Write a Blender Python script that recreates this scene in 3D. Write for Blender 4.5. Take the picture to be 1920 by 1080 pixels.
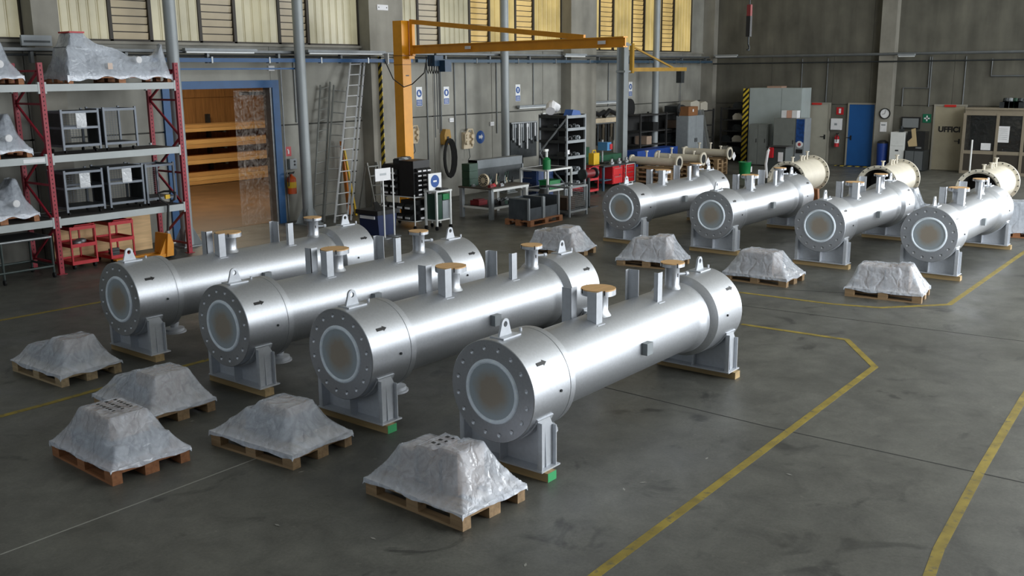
import bpy, bmesh, math, random
from mathutils import Vector, Matrix, noise
random.seed(7)
for o in list(bpy.data.objects): bpy.data.objects.remove(o, do_unlink=True)
scene = bpy.context.scene
col = scene.collection
PI = math.pi
ORD = ['first', 'second', 'third', 'fourth', 'fifth', 'sixth', 'seventh', 'eighth', 'ninth', 'tenth', 'eleventh', 'twelfth', 'thirteenth']
# ------------------------------------------------------------------ camera
FPX, YAW, PITCH, ROLL, HCAM = 1841.72, 0.67012, 0.21648, 0.00964, 3.7
_f = Vector((math.cos(PITCH)*math.cos(YAW), math.cos(PITCH)*math.sin(YAW), -math.sin(PITCH)))
_r = _f.cross(Vector((0, 0, 1))).normalized()
_d = _f.cross(_r)
RR = _r*math.cos(ROLL) + _d*math.sin(ROLL)
DD = -_r*math.sin(ROLL) + _d*math.cos(ROLL)
FF = _f
cam_data = bpy.data.cameras.new('camera'); cam = bpy.data.objects.new('camera', cam_data); col.objects.link(cam)
cam_data.sensor_width = 36.0; cam_data.lens = FPX/1920*36.0; cam_data.clip_end = 300
cam.matrix_world = Matrix(((RR.x, -DD.x, -FF.x, 0), (RR.y, -DD.y, -FF.y, 0), (RR.z, -DD.z, -FF.z, HCAM), (0, 0, 0, 1)))
scene.camera = cam
# ------------------------------------------------------------------ light and exposure
scene.view_settings.view_transform = 'Standard'; scene.view_settings.look = 'None'
scene.view_settings.gamma = 1.0; scene.view_settings.use_curve_mapping = False
scene.view_settings.exposure = 0.10
world = bpy.data.worlds.new('daylight'); scene.world = world; world.use_nodes = True
world.node_tree.nodes['Background'].inputs[0].default_value = (0.75, 0.85, 1.0, 1)
world.node_tree.nodes['Background'].inputs[1].default_value = 0.35
XB_GATE = 38.4
def area_light(name, loc, target, sx, sy, power, color, spread=PI):
    l = bpy.data.lights.new(name, 'AREA'); l.shape = 'RECTANGLE'; l.size = sx; l.size_y = sy
    l.energy = power; l.color = color; l.spread = spread
    o = bpy.data.objects.new(name, l); col.objects.link(o); o.location = loc
    o.rotation_euler = (Vector(target)-Vector(loc)).to_track_quat('-Z', 'Y').to_euler()
    return o
# daylight through the tall window band of the wall opposite the racking (behind and right of the camera)
area_light('window_daylight', (23, -7.3, 6.6), (23, 20, 6.6), 28, 5.4, 2850, (0.93, 0.97, 1.0))
# added fill that brightens faces turned to -x, before an invented window band
area_light('left_fill_light', (-8.6, 6, 6.4), (20, 6, 4.0), 22, 4.0, 290, (0.80, 0.90, 1.0))
# daylight through the open gate in that same wall, right of the camera
area_light('gate_daylight', (15, -7.3, 1.9), (15, 20, 1.9), 8, 3.6, 950, (0.93, 0.97, 1.0))
# daylight through the tall gate in the right wall, outside the frame
area_light('right_gate_daylight', (XB_GATE, -2.0, 3.4), (0, -2.0, 3.4), 9, 6.2, 3000, (0.95, 0.98, 1.0))
# work lamp of the timber store behind the blue door frame
area_light('timber_store_lamp', (16.5, 24.5, 5.2), (17, 25.5, 0), 3, 1, 460, (1.0, 0.84, 0.62))

# ------------------------------------------------------------------ pixel to place helpers (1920 x 1080 frame)
CAM = Vector((0, 0, HCAM))
def _ray(x, y): return RR*((x-960)/FPX) + DD*((y-540)/FPX) + FF
def pz(x, y, z=0.0):
    d = _ray(x, y); return CAM + d*((z-HCAM)/d.z)
def py(x, y, Y):
    d = _ray(x, y); return CAM + d*(Y/d.y)
def px(x, y, X):
    d = _ray(x, y); return CAM + d*(X/d.x)

# ------------------------------------------------------------------ materials
def lin(c):
    return tuple(((v/255)/12.92 if v/255 <= .04045 else ((v/255+.055)/1.055)**2.4) for v in c)
MATS = {}
def M(name, c, rough=.6, metal=0., var=0., scale=3., bump=0., bscale=30., detail=6, emit=None, spec=.5, dirt=None):
    if name in MATS: return MATS[name]
    m = bpy.data.materials.new(name); MATS[name] = m; m.use_nodes = True
    nt = m.node_tree; N = nt.nodes; L = nt.links; b = N['Principled BSDF']
    c = lin(c); b.inputs['Base Color'].default_value = (*c, 1)
    b.inputs['Roughness'].default_value = rough; b.inputs['Metallic'].default_value = metal
    b.inputs['Specular IOR Level'].default_value = spec
    tc = N.new('ShaderNodeTexCoord')
    if var:
        n = N.new('ShaderNodeTexNoise'); n.inputs['Scale'].default_value = scale; n.inputs['Detail'].default_value = detail
        L.new(tc.outputs['Object'], n.inputs['Vector'])
        r = N.new('ShaderNodeValToRGB'); r.color_ramp.elements[0].position = .3; r.color_ramp.elements[1].position = .7
        r.color_ramp.elements[0].color = (*[max(0, v*(1-var)) for v in c], 1)
        r.color_ramp.elements[1].color = (*[v*(1+var) for v in c], 1)
        L.new(n.outputs['Fac'], r.inputs[0]); src = r.outputs[0]
        if dirt:
            n2 = N.new('ShaderNodeTexNoise'); n2.inputs['Scale'].default_value = scale*2.7; n2.inputs['Detail'].default_value = 8
            L.new(tc.outputs['Object'], n2.inputs['Vector'])
            r2 = N.new('ShaderNodeValToRGB'); r2.color_ramp.elements[0].position = .56; r2.color_ramp.elements[1].position = .72
            r2.color_ramp.elements[0].color = (0, 0, 0, 1); r2.color_ramp.elements[1].color = (1, 1, 1, 1)
            L.new(n2.outputs['Fac'], r2.inputs[0])
            mx = N.new('ShaderNodeMixRGB'); mx.inputs[2].default_value = (*lin(dirt), 1)
            L.new(r2.outputs[0], mx.inputs[0]); L.new(src, mx.inputs[1]); src = mx.outputs[0]
        L.new(src, b.inputs['Base Color'])
    if bump:
        n = N.new('ShaderNodeTexNoise'); n.inputs['Scale'].default_value = bscale; n.inputs['Detail'].default_value = 5
        L.new(tc.outputs['Object'], n.inputs['Vector'])
        bp = N.new('ShaderNodeBump'); bp.inputs['Strength'].default_value = bump; bp.inputs['Distance'].default_value = .02
        L.new(n.outputs['Fac'], bp.inputs['Height']); L.new(bp.outputs[0], b.inputs['Normal'])
    if emit:
        b.inputs['Emission Color'].default_value = (*lin(emit[0]), 1); b.inputs['Emission Strength'].default_value = emit[1]
    return m
def film_mat(name, c, alpha, rough=.25, crease=5, gather=0.):
    m = bpy.data.materials.new(name); MATS[name] = m; m.use_nodes = True
    nt = m.node_tree; N = nt.nodes; L = nt.links; b = N['Principled BSDF']; out = N['Material Output']
    tc = N.new('ShaderNodeTexCoord')
    b.inputs['Base Color'].default_value = (*lin(c), 1); b.inputs['Roughness'].default_value = rough
    b.inputs['Specular IOR Level'].default_value = .7; b.inputs['Coat Weight'].default_value = .6; b.inputs['Coat Roughness'].default_value = .12
    n = N.new('ShaderNodeTexNoise'); n.inputs['Scale'].default_value = 4; n.inputs['Detail'].default_value = 6; n.inputs['Distortion'].default_value = 3
    L.new(tc.outputs['Object'], n.inputs['Vector'])
    mp = N.new('ShaderNodeMapRange'); mp.inputs['From Min'].default_value = .3; mp.inputs['From Max'].default_value = .7
    mp.inputs['To Min'].default_value = alpha-.08; mp.inputs['To Max'].default_value = min(1, alpha+.10)
    L.new(n.outputs['Fac'], mp.inputs['Value'])
    sx = N.new('ShaderNodeSeparateXYZ'); L.new(tc.outputs['Object'], sx.inputs[0])
    zr = N.new('ShaderNodeMapRange'); zr.inputs['From Min'].default_value = .09; zr.inputs['From Max'].default_value = -.04; zr.inputs['To Max'].default_value = gather
    L.new(sx.outputs['Z'], zr.inputs['Value'])
    mz = N.new('ShaderNodeMath'); mz.operation = 'ADD'; mz.use_clamp = True; L.new(mp.outputs[0], mz.inputs[0]); L.new(zr.outputs[0], mz.inputs[1])
    n2 = N.new('ShaderNodeTexNoise'); n2.inputs['Scale'].default_value = 4; n2.inputs['Detail'].default_value = 4
    L.new(tc.outputs['Object'], n2.inputs['Vector'])
    ad = N.new('ShaderNodeVectorMath'); ad.operation = 'MULTIPLY_ADD'; ad.inputs[1].default_value = (.5, .5, .5)
    L.new(n2.outputs['Color'], ad.inputs[0]); L.new(tc.outputs['Object'], ad.inputs[2])
    vo = N.new('ShaderNodeTexVoronoi'); vo.feature = 'DISTANCE_TO_EDGE'; vo.inputs['Scale'].default_value = crease; L.new(ad.outputs[0], vo.inputs['Vector'])
    mn = N.new('ShaderNodeMath'); mn.operation = 'MINIMUM'; mn.inputs[1].default_value = .22; L.new(vo.outputs['Distance'], mn.inputs[0])
    bp = N.new('ShaderNodeBump'); bp.inputs['Strength'].default_value = .55; bp.inputs['Distance'].default_value = .06
    L.new(mn.outputs[0], bp.inputs['Height']); L.new(bp.outputs[0], b.inputs['Normal'])
    tr = N.new('ShaderNodeBsdfTransparent'); mx = N.new('ShaderNodeMixShader')
    L.new(mz.outputs[0], mx.inputs[0]); L.new(tr.outputs[0], mx.inputs[1]); L.new(b.outputs[0], mx.inputs[2])
    L.new(mx.outputs[0], out.inputs['Surface'])
    return m
def stripes_mat(name, per, k=(1, 0, 1)):
    m = bpy.data.materials.new(name); MATS[name] = m; m.use_nodes = True
    nt = m.node_tree; N = nt.nodes; L = nt.links; b = N['Principled BSDF']; b.inputs['Roughness'].default_value = .5
    tc = N.new('ShaderNodeTexCoord'); dt = N.new('ShaderNodeVectorMath'); dt.operation = 'DOT_PRODUCT'
    dt.inputs[1].default_value = tuple(v/per for v in k); L.new(tc.outputs['Object'], dt.inputs[0])
    fr = N.new('ShaderNodeMath'); fr.operation = 'FRACT'; L.new(dt.outputs['Value'], fr.inputs[0])
    gt = N.new('ShaderNodeMath'); gt.operation = 'GREATER_THAN'; gt.inputs[1].default_value = .5; L.new(fr.outputs[0], gt.inputs[0])
    mx = N.new('ShaderNodeMixRGB'); mx.inputs[1].default_value = (*lin((22, 22, 20)), 1); mx.inputs[2].default_value = (*lin((214, 186, 52)), 1)
    L.new(gt.outputs[0], mx.inputs[0]); L.new(mx.outputs[0], b.inputs['Base Color'])
    return m

# ------------------------------------------------------------------ mesh building helpers
class MB:
    def __init__(s): s.v = []; s.f = []
    def add(s, vs, fs):
        n = len(s.v); s.v += [tuple(v) for v in vs]; s.f += [tuple(i+n for i in f) for f in fs]; return s
    def box(s, x0, x1, y0, y1, z0, z1):
        return s.add([(x0,y0,z0),(x1,y0,z0),(x1,y1,z0),(x0,y1,z0),(x0,y0,z1),(x1,y0,z1),(x1,y1,z1),(x0,y1,z1)],
                     [(3,2,1,0),(4,5,6,7),(0,1,5,4),(1,2,6,5),(2,3,7,6),(3,0,4,7)])
    def bar(s, a, b, w, h, up=(0,0,1)):
        a = Vector(a); b = Vector(b); d = (b-a).normalized(); u = Vector(up)
        if abs(d.dot(u)) > .98: u = Vector((1,0,0))
        sx = d.cross(u).normalized()*(w/2); sy = sx.cross(d).normalized()*(h/2)
        return s.add([a-sx-sy,a+sx-sy,a+sx+sy,a-sx+sy,b-sx-sy,b+sx-sy,b+sx+sy,b-sx+sy],
                     [(3,2,1,0),(4,5,6,7),(0,1,5,4),(1,2,6,5),(2,3,7,6),(3,0,4,7)])
    def tube(s, a, b, r, n=12, r1=None, caps=True):
        a = Vector(a); b = Vector(b); r1 = r if r1 is None else r1
        d = (b-a).normalized(); u = Vector((0,0,1)) if abs(d.z) < .95 else Vector((1,0,0))
        p = d.cross(u).normalized(); q = d.cross(p)
        vs = []
        for c, rr in ((a, r), (b, r1)):
            for i in range(n):
                t = 2*PI*i/n; vs.append(c+p*(rr*math.cos(t))+q*(rr*math.sin(t)))
        fs = [(i, (i+1) % n, n+(i+1) % n, n+i) for i in range(n)]
        if caps: fs += [tuple(range(n-1, -1, -1)), tuple(range(n, 2*n))]
        return s.add(vs, fs)
    def path(s, pts, r, n=8):
        pts = [Vector(p) for p in pts]; vs = []; k = len(pts); p = None
        for i, c in enumerate(pts):
            d = (pts[min(i+1, k-1)]-pts[max(i-1, 0)]).normalized()
            if p is None:
                u = Vector((0,0,1)) if abs(d.z) < .9 else Vector((1,0,0)); p = d.cross(u).normalized()
            p = (p-d*p.dot(d)).normalized(); q = d.cross(p)
            vs += [c+p*(r*math.cos(2*PI*j/n))+q*(r*math.sin(2*PI*j/n)) for j in range(n)]
        fs = [(i*n+j, i*n+(j+1) % n, (i+1)*n+(j+1) % n, (i+1)*n+j) for i in range(k-1) for j in range(n)]
        fs += [tuple(range(n-1, -1, -1)), tuple(range((k-1)*n, k*n))]
        return s.add(vs, fs)
    def lathe(s, prof, axis='z', o=(0,0,0), n=32, closed=False):
        vs = []
        for a, r in prof:
            for i in range(n):
                t = 2*PI*i/n; c, sn = r*math.cos(t), r*math.sin(t)
                p = (c, sn, a) if axis == 'z' else ((a, c, sn) if axis == 'x' else (sn, a, c))
                vs.append((p[0]+o[0], p[1]+o[1], p[2]+o[2]))
        k = len(prof); fs = []
        rng = k if closed else k-1
        for i in range(rng):
            i2 = (i+1) % k
            for j in range(n):
                fs.append((i*n+j, i*n+(j+1) % n, i2*n+(j+1) % n, i2*n+j))
        if not closed:
            if prof[0][1] < .001: fs.append(tuple(range(n-1, -1, -1)))
            if prof[-1][1] < .001: fs.append(tuple(range((k-1)*n, k*n)))
        return s.add(vs, fs)
    def disc(s, c, r, axis='z', n=32):
        vs = []
        for i in range(n):
            t = 2*PI*i/n; a, b = r*math.cos(t), r*math.sin(t)
            p = (a, b, 0) if axis == 'z' else ((0, a, b) if axis == 'x' else (b, 0, a))
            vs.append((p[0]+c[0], p[1]+c[1], p[2]+c[2]))
        return s.add(vs, [tuple(range(n))])
    def prism(s, poly, axis, a0, a1):
        def mk(p, a): return (a, p[0], p[1]) if axis == 'x' else ((p[0], a, p[1]) if axis == 'y' else (p[0], p[1], a))
        n = len(poly)
        return s.add([mk(p, a0) for p in poly]+[mk(p, a1) for p in poly],
                     [tuple(range(n-1, -1, -1)), tuple(range(n, 2*n))]+[(i, (i+1) % n, n+(i+1) % n, n+i) for i in range(n)])
    def mesh(s, name, mat, smooth=False, ang=35):
        me = bpy.data.meshes.new(name); me.from_pydata(s.v, [], s.f); me.update()
        bm = bmesh.new(); bm.from_mesh(me); bmesh.ops.recalc_face_normals(bm, faces=bm.faces); bm.to_mesh(me); bm.free()
        me.materials.append(mat)
        if smooth:
            me.shade_smooth(); me.set_sharp_from_angle(angle=math.radians(ang))
        return me
    def build(s, name, mat, parent=None, smooth=False, loc=None, ang=35):
        return link(name, s.mesh(name, mat, smooth, ang), parent, loc)
def link(name, me, parent=None, loc=None, rot=None):
    o = bpy.data.objects.new(name, me); col.objects.link(o)
    if parent: o.parent = parent
    if loc is not None: o.location = loc
    if rot is not None: o.rotation_euler = rot
    return o
def tag(o, label=None, cat=None, group=None, kind=None):
    if label: o['label'] = label
    if cat: o['category'] = cat
    if group: o['group'] = group
    if kind: o['kind'] = kind
    return o
def thing(name, label, cat, loc=(0,0,0), rz=0., group=None):
    o = bpy.data.objects.new(name, None); col.objects.link(o); o.location = loc; o.rotation_euler = (0,0,rz)
    o.empty_display_size = .2
    return tag(o, label, cat, group)
def struct(name, mb, mat, smooth=False):
    o = mb.build(name, mat, None, smooth); o['kind'] = 'structure'; return o
def copy_tree(o, parent=None):
    c = o.copy(); col.objects.link(c); c.parent = parent
    for ch in list(o.children): copy_tree(ch, c)
    return c
def sbox(name, mat, x0, x1, y0, y1, z0, z1, parent=None, loc=None):
    return MB().box(x0,x1,y0,y1,z0,z1).build(name, mat, parent, False, loc)
def text_mesh(body, size, mat, name, parent, loc, rot, depth=.003):
    cu = bpy.data.curves.new(name, 'FONT'); cu.body = body; cu.size = size; cu.extrude = depth; cu.offset = .012; cu.align_x = 'CENTER'; cu.align_y = 'CENTER'
    t = bpy.data.objects.new(name, cu); col.objects.link(t)
    dg = bpy.context.evaluated_depsgraph_get(); me = bpy.data.meshes.new_from_object(t.evaluated_get(dg))
    bpy.data.objects.remove(t, do_unlink=True); me.materials.clear(); me.materials.append(mat)
    return link(name, me, parent, loc, rot)
# ------------------------------------------------------------------ material palette
silver = M('silver_paint', (190, 193, 198), .43, .88, .05, 40, .03, 120)
silver2 = M('silver_bracket', (196, 200, 206), .45, .25, .05, 20)
def floor_material():
    m = bpy.data.materials.new('concrete_floor'); m.use_nodes = True
    nt = m.node_tree; N = nt.nodes; L = nt.links; b = N['Principled BSDF']; tc = N.new('ShaderNodeTexCoord')
    def nz(sc, det, dist=0, rough=.6):
        n = N.new('ShaderNodeTexNoise'); n.inputs['Scale'].default_value = sc; n.inputs['Detail'].default_value = det
        n.inputs['Distortion'].default_value = dist; n.inputs['Roughness'].default_value = rough
        L.new(tc.outputs['Object'], n.inputs['Vector']); return n
    def ramp(src, p0, p1, c0, c1):
        r = N.new('ShaderNodeValToRGB'); r.color_ramp.elements[0].position = p0; r.color_ramp.elements[1].position = p1
        r.color_ramp.elements[0].color = (*c0, 1); r.color_ramp.elements[1].color = (*c1, 1); L.new(src, r.inputs[0]); return r
    def mul(a, bb, fac=1.0):
        x = N.new('ShaderNodeMixRGB'); x.blend_type = 'MULTIPLY'; x.inputs[0].default_value = fac; L.new(a, x.inputs[1]); L.new(bb, x.inputs[2]); return x
    base = ramp(nz(.35, 5, .3).outputs['Fac'], .3, .7, lin((82, 82, 77)), lin((104, 104, 98)))
    mid = ramp(nz(2.2, 8, .4, .7).outputs['Fac'], .3, .65, (.62, .62, .62), (1.12, 1.12, 1.1))
    st = ramp(nz(1.3, 4, 1.2).outputs['Fac'], .60, .70, (1, 1, 1), (.30, .30, .31))
    fine = ramp(nz(35, 6, 0, .75).outputs['Fac'], .3, .7, (.78, .78, .78), (1.18, 1.18, 1.18))
    spk = ramp(nz(9, 3, 0, .5).outputs['Fac'], .70, .74, (1, 1, 1), (1.7, 1.65, 1.6))
    c = mul(base.outputs[0], mid.outputs[0]); c = mul(c.outputs[0], st.outputs[0], .8); c = mul(c.outputs[0], fine.outputs[0]); c = mul(c.outputs[0], spk.outputs[0], .6)
    L.new(c.outputs[0], b.inputs['Base Color'])
    rr = ramp(nz(1.1, 6, .5).outputs['Fac'], .3, .7, (.33,)*3, (.55,)*3); L.new(rr.outputs[0], b.inputs['Roughness'])
    bp = N.new('ShaderNodeBump'); bp.inputs['Strength'].default_value = .12; bp.inputs['Distance'].default_value = .01
    L.new(nz(14, 6).outputs['Fac'], bp.inputs['Height']); L.new(bp.outputs[0], b.inputs['Normal'])
    return m
def concrete_wall(name, c, streak=.25, vert=True):
    m = bpy.data.materials.new(name); m.use_nodes = True
    nt = m.node_tree; N = nt.nodes; L = nt.links; b = N['Principled BSDF']; tc = N.new('ShaderNodeTexCoord')
    mp = N.new('ShaderNodeMapping'); mp.inputs['Scale'].default_value = (2.2, 2.2, .35) if vert else (1.2, 1.2, 7); L.new(tc.outputs['Object'], mp.inputs[0])
    n1 = N.new('ShaderNodeTexNoise'); n1.inputs['Scale'].default_value = 1; n1.inputs['Detail'].default_value = 6; L.new(mp.outputs[0], n1.inputs['Vector'])
    n2 = N.new('ShaderNodeTexNoise'); n2.inputs['Scale'].default_value = 1.2; n2.inputs['Detail'].default_value = 8; L.new(tc.outputs['Object'], n2.inputs['Vector'])
    c = lin(c)
    r1 = N.new('ShaderNodeValToRGB'); r1.color_ramp.elements[0].position = .35; r1.color_ramp.elements[1].position = .65
    r1.color_ramp.elements[0].color = (*[v*(1-streak) for v in c], 1); r1.color_ramp.elements[1].color = (*[v*(1+streak*.4) for v in c], 1)
    r2 = N.new('ShaderNodeValToRGB'); r2.color_ramp.elements[0].position = .3; r2.color_ramp.elements[1].position = .7
    r2.color_ramp.elements[0].color = (.75, .75, .74, 1); r2.color_ramp.elements[1].color = (1.1, 1.1, 1.08, 1)
    x = N.new('ShaderNodeMixRGB'); x.blend_type = 'MULTIPLY'; x.inputs[0].default_value = 1
    L.new(n1.outputs['Fac'], r1.inputs[0]); L.new(n2.outputs['Fac'], r2.inputs[0]); L.new(r1.outputs[0], x.inputs[1]); L.new(r2.outputs[0], x.inputs[2])
    L.new(x.outputs[0], b.inputs['Base Color']); b.inputs['Roughness'].default_value = .85
    bp = N.new('ShaderNodeBump'); bp.inputs['Strength'].default_value = .2; bp.inputs['Distance'].default_value = .02
    L.new(n1.outputs['Fac'], bp.inputs['Height']); L.new(bp.outputs[0], b.inputs['Normal'])
    return m
def wood_mat(name, c, var=.3, axis=1, rough=.7):
    m = bpy.data.materials.new(name); MATS[name] = m; m.use_nodes = True
    nt = m.node_tree; N = nt.nodes; L = nt.links; b = N['Principled BSDF']; tc = N.new('ShaderNodeTexCoord')
    mp = N.new('ShaderNodeMapping'); s = [22, 22, 22]; s[axis] = 1.5; mp.inputs['Scale'].default_value = s; L.new(tc.outputs['Object'], mp.inputs[0])
    n1 = N.new('ShaderNodeTexNoise'); n1.inputs['Scale'].default_value = 1; n1.inputs['Detail'].default_value = 6; L.new(mp.outputs[0], n1.inputs['Vector'])
    c = lin(c); r1 = N.new('ShaderNodeValToRGB'); r1.color_ramp.elements[0].position = .3; r1.color_ramp.elements[1].position = .7
    r1.color_ramp.elements[0].color = (*[v*(1-var) for v in c], 1); r1.color_ramp.elements[1].color = (*[v*(1+var*.6) for v in c], 1)
    L.new(n1.outputs['Fac'], r1.inputs[0]); L.new(r1.outputs[0], b.inputs['Base Color']); b.inputs['Roughness'].default_value = rough
    return m
floor_m = floor_material()
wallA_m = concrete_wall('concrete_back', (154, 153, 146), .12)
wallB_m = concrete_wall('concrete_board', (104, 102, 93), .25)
pil_m = concrete_wall('concrete_pilaster', (150, 147, 138), .15)
wood = wood_mat('pallet_wood', (160, 132, 98))
wood_d = wood_mat('pallet_wood_reddish', (158, 106, 70))
timber = wood_mat('timber', (178, 152, 108), .25, 1)
ply = wood_mat('plywood', (222, 186, 138), .18, 0)
carton = M('cardboard', (160, 138, 120), .8, 0, .12, 4)
black = M('black_plastic', (26, 27, 28), .5, 0, .2, 8)
rubber = M('rubber', (20, 20, 20), .8)
steel = M('galvanised_steel', (150, 154, 156), .45, .7, .12, 9)
alu = M('aluminium', (214, 216, 218), .4, .3, .08, 12)
greyp = M('grey_paint', (140, 146, 150), .5, 0, .08, 6)
darkm = M('dark_metal', (58, 62, 64), .5, .5, .2, 7)
white = M('white_paint', (222, 224, 222), .5, 0, .05, 6)
paper = M('paper', (230, 230, 232), .7, 0, .04, 9)
red = M('red_paint', (186, 28, 38), .45, 0, .1, 5)
rackred = M('rack_red', (150, 30, 48), .5, 0, .15, 5)
blue = M('blue_paint', (30, 78, 124), .5, 0, .12, 4)
signblue = M('sign_blue', (28, 78, 150), .5)
yellow = M('crane_yellow', (226, 152, 22), .45, 0, .1, 3)
yel2 = M('bright_yellow', (222, 180, 30), .5)
green = M('green_plastic', (10, 120, 62), .5, 0, .1, 5)
dgreen = M('dark_green', (24, 62, 46), .5, 0, .15, 6)
orange = M('orange_enamel', (214, 122, 24), .45, 0, .1, 5)
cream = M('cream_paint', (206, 199, 182), .45, 0, .06, 4, .05, 30)
linepaint = M('line_yellow', (142, 124, 44), .6, 0, .3, 5, 0, 30, 8, dirt=(92, 88, 66))
hazard = stripes_mat('hazard_stripes', .22, (0, 1, 1))

# ------------------------------------------------------------------ the hall
YA, XB = 20.0, 38.55
struct('floor', MB().box(-9, XB+.3, -8, 40, -.2, 0), floor_m)
fl = bpy.data.objects['floor']
jt = M('joint_fill', (46, 46, 44), .8)
jl = M('pale_scratch', (150, 150, 142), .7)
def strip(a, b, w, z0, z1, mb=None):
    mb = mb or MB(); a = Vector((a.x, a.y, 0)); b = Vector((b.x, b.y, 0)); d = (b-a).normalized(); n = Vector((-d.y, d.x, 0))*(w/2)
    mb.prism([(p.x, p.y) for p in (a-n, b-n, b+n, a+n)], 'z', z0, z1); return mb
for a, b in (((1050, 706), (1440, 800)), ((1440, 800), (1920, 905)), ((1390, 573), (1920, 640)), ((1420, 540), (1700, 556))):
    strip(pz(*a), pz(*b), .018, -.004, .0015).build('joint', jt, fl)
strip(pz(0, 1040), pz(300, 928), .015, -.004, .0015).build('joint', jl, fl)
strip(pz(300, 928), pz(480, 860), .015, -.004, .0015).build('joint', jl, fl)
# yellow floor lines
def line_marking(pts, w, label):
    P = [pz(*p) for p in pts]; P = [Vector((p.x, p.y, 0)) for p in P]; L_, R_ = [], []
    for i, p in enumerate(P):
        d0 = (P[i]-P[i-1]).normalized() if i else None; d1 = (P[i+1]-P[i]).normalized() if i < len(P)-1 else None
        d = ((d0 or d1)+(d1 or d0)).normalized(); n = Vector((-d.y, d.x, 0))
        k = w/2/max(.5, n.dot(Vector((-(d1 or d0).y, (d1 or d0).x, 0)))); L_.append(p+n*k); R_.append(p-n*k)
    mb = MB()
    for i in range(len(P)-1):
        mb.prism([(q.x, q.y) for q in (R_[i], R_[i+1], L_[i+1], L_[i])], 'z', .0005, .003)
    tag(mb.build('floor_line', linepaint), label, 'floor marking', 'yellow floor lines')
line_marking([(1062, 1120), (1130, 1068), (1400, 868), (1640, 688), (1588, 637), (1390, 608)], .085, 'worn yellow floor line bending round the end of the nearest silver vessel')
line_marking([(1728, 1120), (1760, 1030), (1840, 880), (1920, 745), (1990, 640)], .085, 'yellow floor line running off the lower right corner of the photo')
line_marking([(1385, 548), (1560, 570), (1650, 577), (1780, 571), (1850, 522), (1960, 445)], .085, 'yellow floor line passing in front of the far pallets on the right')
line_marking([(-60, 797), (90, 757), (235, 716), (400, 672)], .085, 'yellow floor line beside the leftmost wrapped pallets')
line_marking([(-60, 612), (190, 566), (300, 545)], .085, 'faint yellow floor line left of the farthest front vessel')

# window elements (px at row 50): 'g' channel glass, 'l' louvres, 'p' pilaster
SEG = [(-60, 42, 'g'), (42, 92, 'p'), (92, 207, 'g'), (207, 282, 'l'), (282, 375, 'g'), (375, 440, 'l'), (440, 523, 'g'), (523, 577, 'l'), (577, 672, 'g'),
       (672, 735, 'p'), (735, 783, 'g'), (783, 823, 'l'), (823, 880, 'g'), (880, 917, 'l'), (917, 966, 'g'), (966, 1000, 'l'), (1000, 1052, 'g'), (1052, 1100, 'p'),
       (1100, 1124, 'g'), (1124, 1150, 'l'), (1150, 1185, 'g'), (1185, 1208, 'l'), (1208, 1240, 'g'), (1240, 1263, 'l'), (1263, 1296, 'g')]
def XA(p): return py(p, 50, YA).x
ZW0, ZW1 = 4.42, 7.4
# wall A: lower concrete panels around the doorway, upper wall
DX0, DX1, DZ = py(330, 300, YA).x, py(516, 300, YA).x, 3.38
joint_m = M('wall_joint', (70, 70, 66), .9)
wa = struct('wall_back', MB().box(-9, DX0, YA+.05, YA+.3, 0, ZW0).box(DX1, XB+.3, YA+.05, YA+.3, 0, ZW0).box(DX0, DX1, YA+.05, YA+.3, DZ, ZW0).box(-9, XB+.3, YA+.05, YA+.3, ZW1, 10).box(XA(1296), XB+.3, YA-.05, YA+.3, ZW0, ZW1).box(-9, XA(-60), YA-.05, YA+.3, ZW0, ZW1), wallA_m)
xs = [-9, -3.2, 1.2, 5.5, 9.7, DX0]
for z0, z1 in ((0, 2.43), (2.465, 4.36)):
    for a, b in zip(xs[:-1], xs[1:]): sbox('panel', wallA_m, a+.010, b-.010, YA, YA+.045, z0, z1, wa)
    xr = [DX1, 19.0, 21.6, 24.3, 27.0, 29.2, 31.8, 34.4, 36.6, XB]
    for a, b in zip(xr[:-1], xr[1:]): sbox('panel', wallA_m, a+.010, b-.010, YA, YA+.045, z0, z1, wa)
sbox('panel', wallA_m, DX0, DX1, YA, YA+.045, DZ+.1, 4.36, wa)
sbox('joint_strip', joint_m, -9, DX0, YA+.045, YA+.05, 2.40, 2.50, wa); sbox('joint_strip', joint_m, DX1, XB, YA+.045, YA+.05, 2.40, 2.50, wa)
for q in xs[1:-1]+xr[1:-1]: sbox('joint_strip', joint_m, q-.03, q+.03, YA+.045, YA+.05, 0, 4.36, wa)
sbox('sill', pil_m, -9, XB, YA-.10, YA+.08, 4.36, 4.42, wa)
def glass_mat(name, c, e):
    m = bpy.data.materials.new(name); m.use_nodes = True; nt = m.node_tree; N = nt.nodes; L = nt.links; b = N['Principled BSDF']
    tc = N.new('ShaderNodeTexCoord'); n = N.new('ShaderNodeTexNoise'); n.inputs['Scale'].default_value = .8; n.inputs['Detail'].default_value = 4
    L.new(tc.outputs['Object'], n.inputs['Vector']); r = N.new('ShaderNodeValToRGB'); r.color_ramp.elements[0].position = .35; r.color_ramp.elements[1].position = .65
    c = lin(c); r.color_ramp.elements[0].color = (*[v*.55 for v in c], 1); r.color_ramp.elements[1].color = (*[v*1.15 for v in c], 1)
    L.new(n.outputs['Fac'], r.inputs[0]); L.new(r.outputs[0], b.inputs['Emission Color']); b.inputs['Emission Strength'].default_value = e
    b.inputs['Base Color'].default_value = (*[v*.5 for v in c], 1); b.inputs['Roughness'].default_value = .35
    return m
gl_pale = glass_mat('channel_glass_pale', (180, 174, 144), .50)
gl_warm = glass_mat('channel_glass_warm', (206, 182, 116), .60)
lv_pale = glass_mat('louvre_glass_pale', (170, 158, 132), .45)
lv_warm = glass_mat('louvre_glass_warm', (222, 190, 122), .60)
frame_d = M('window_frame_dark', (52, 46, 38), .6)
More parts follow.
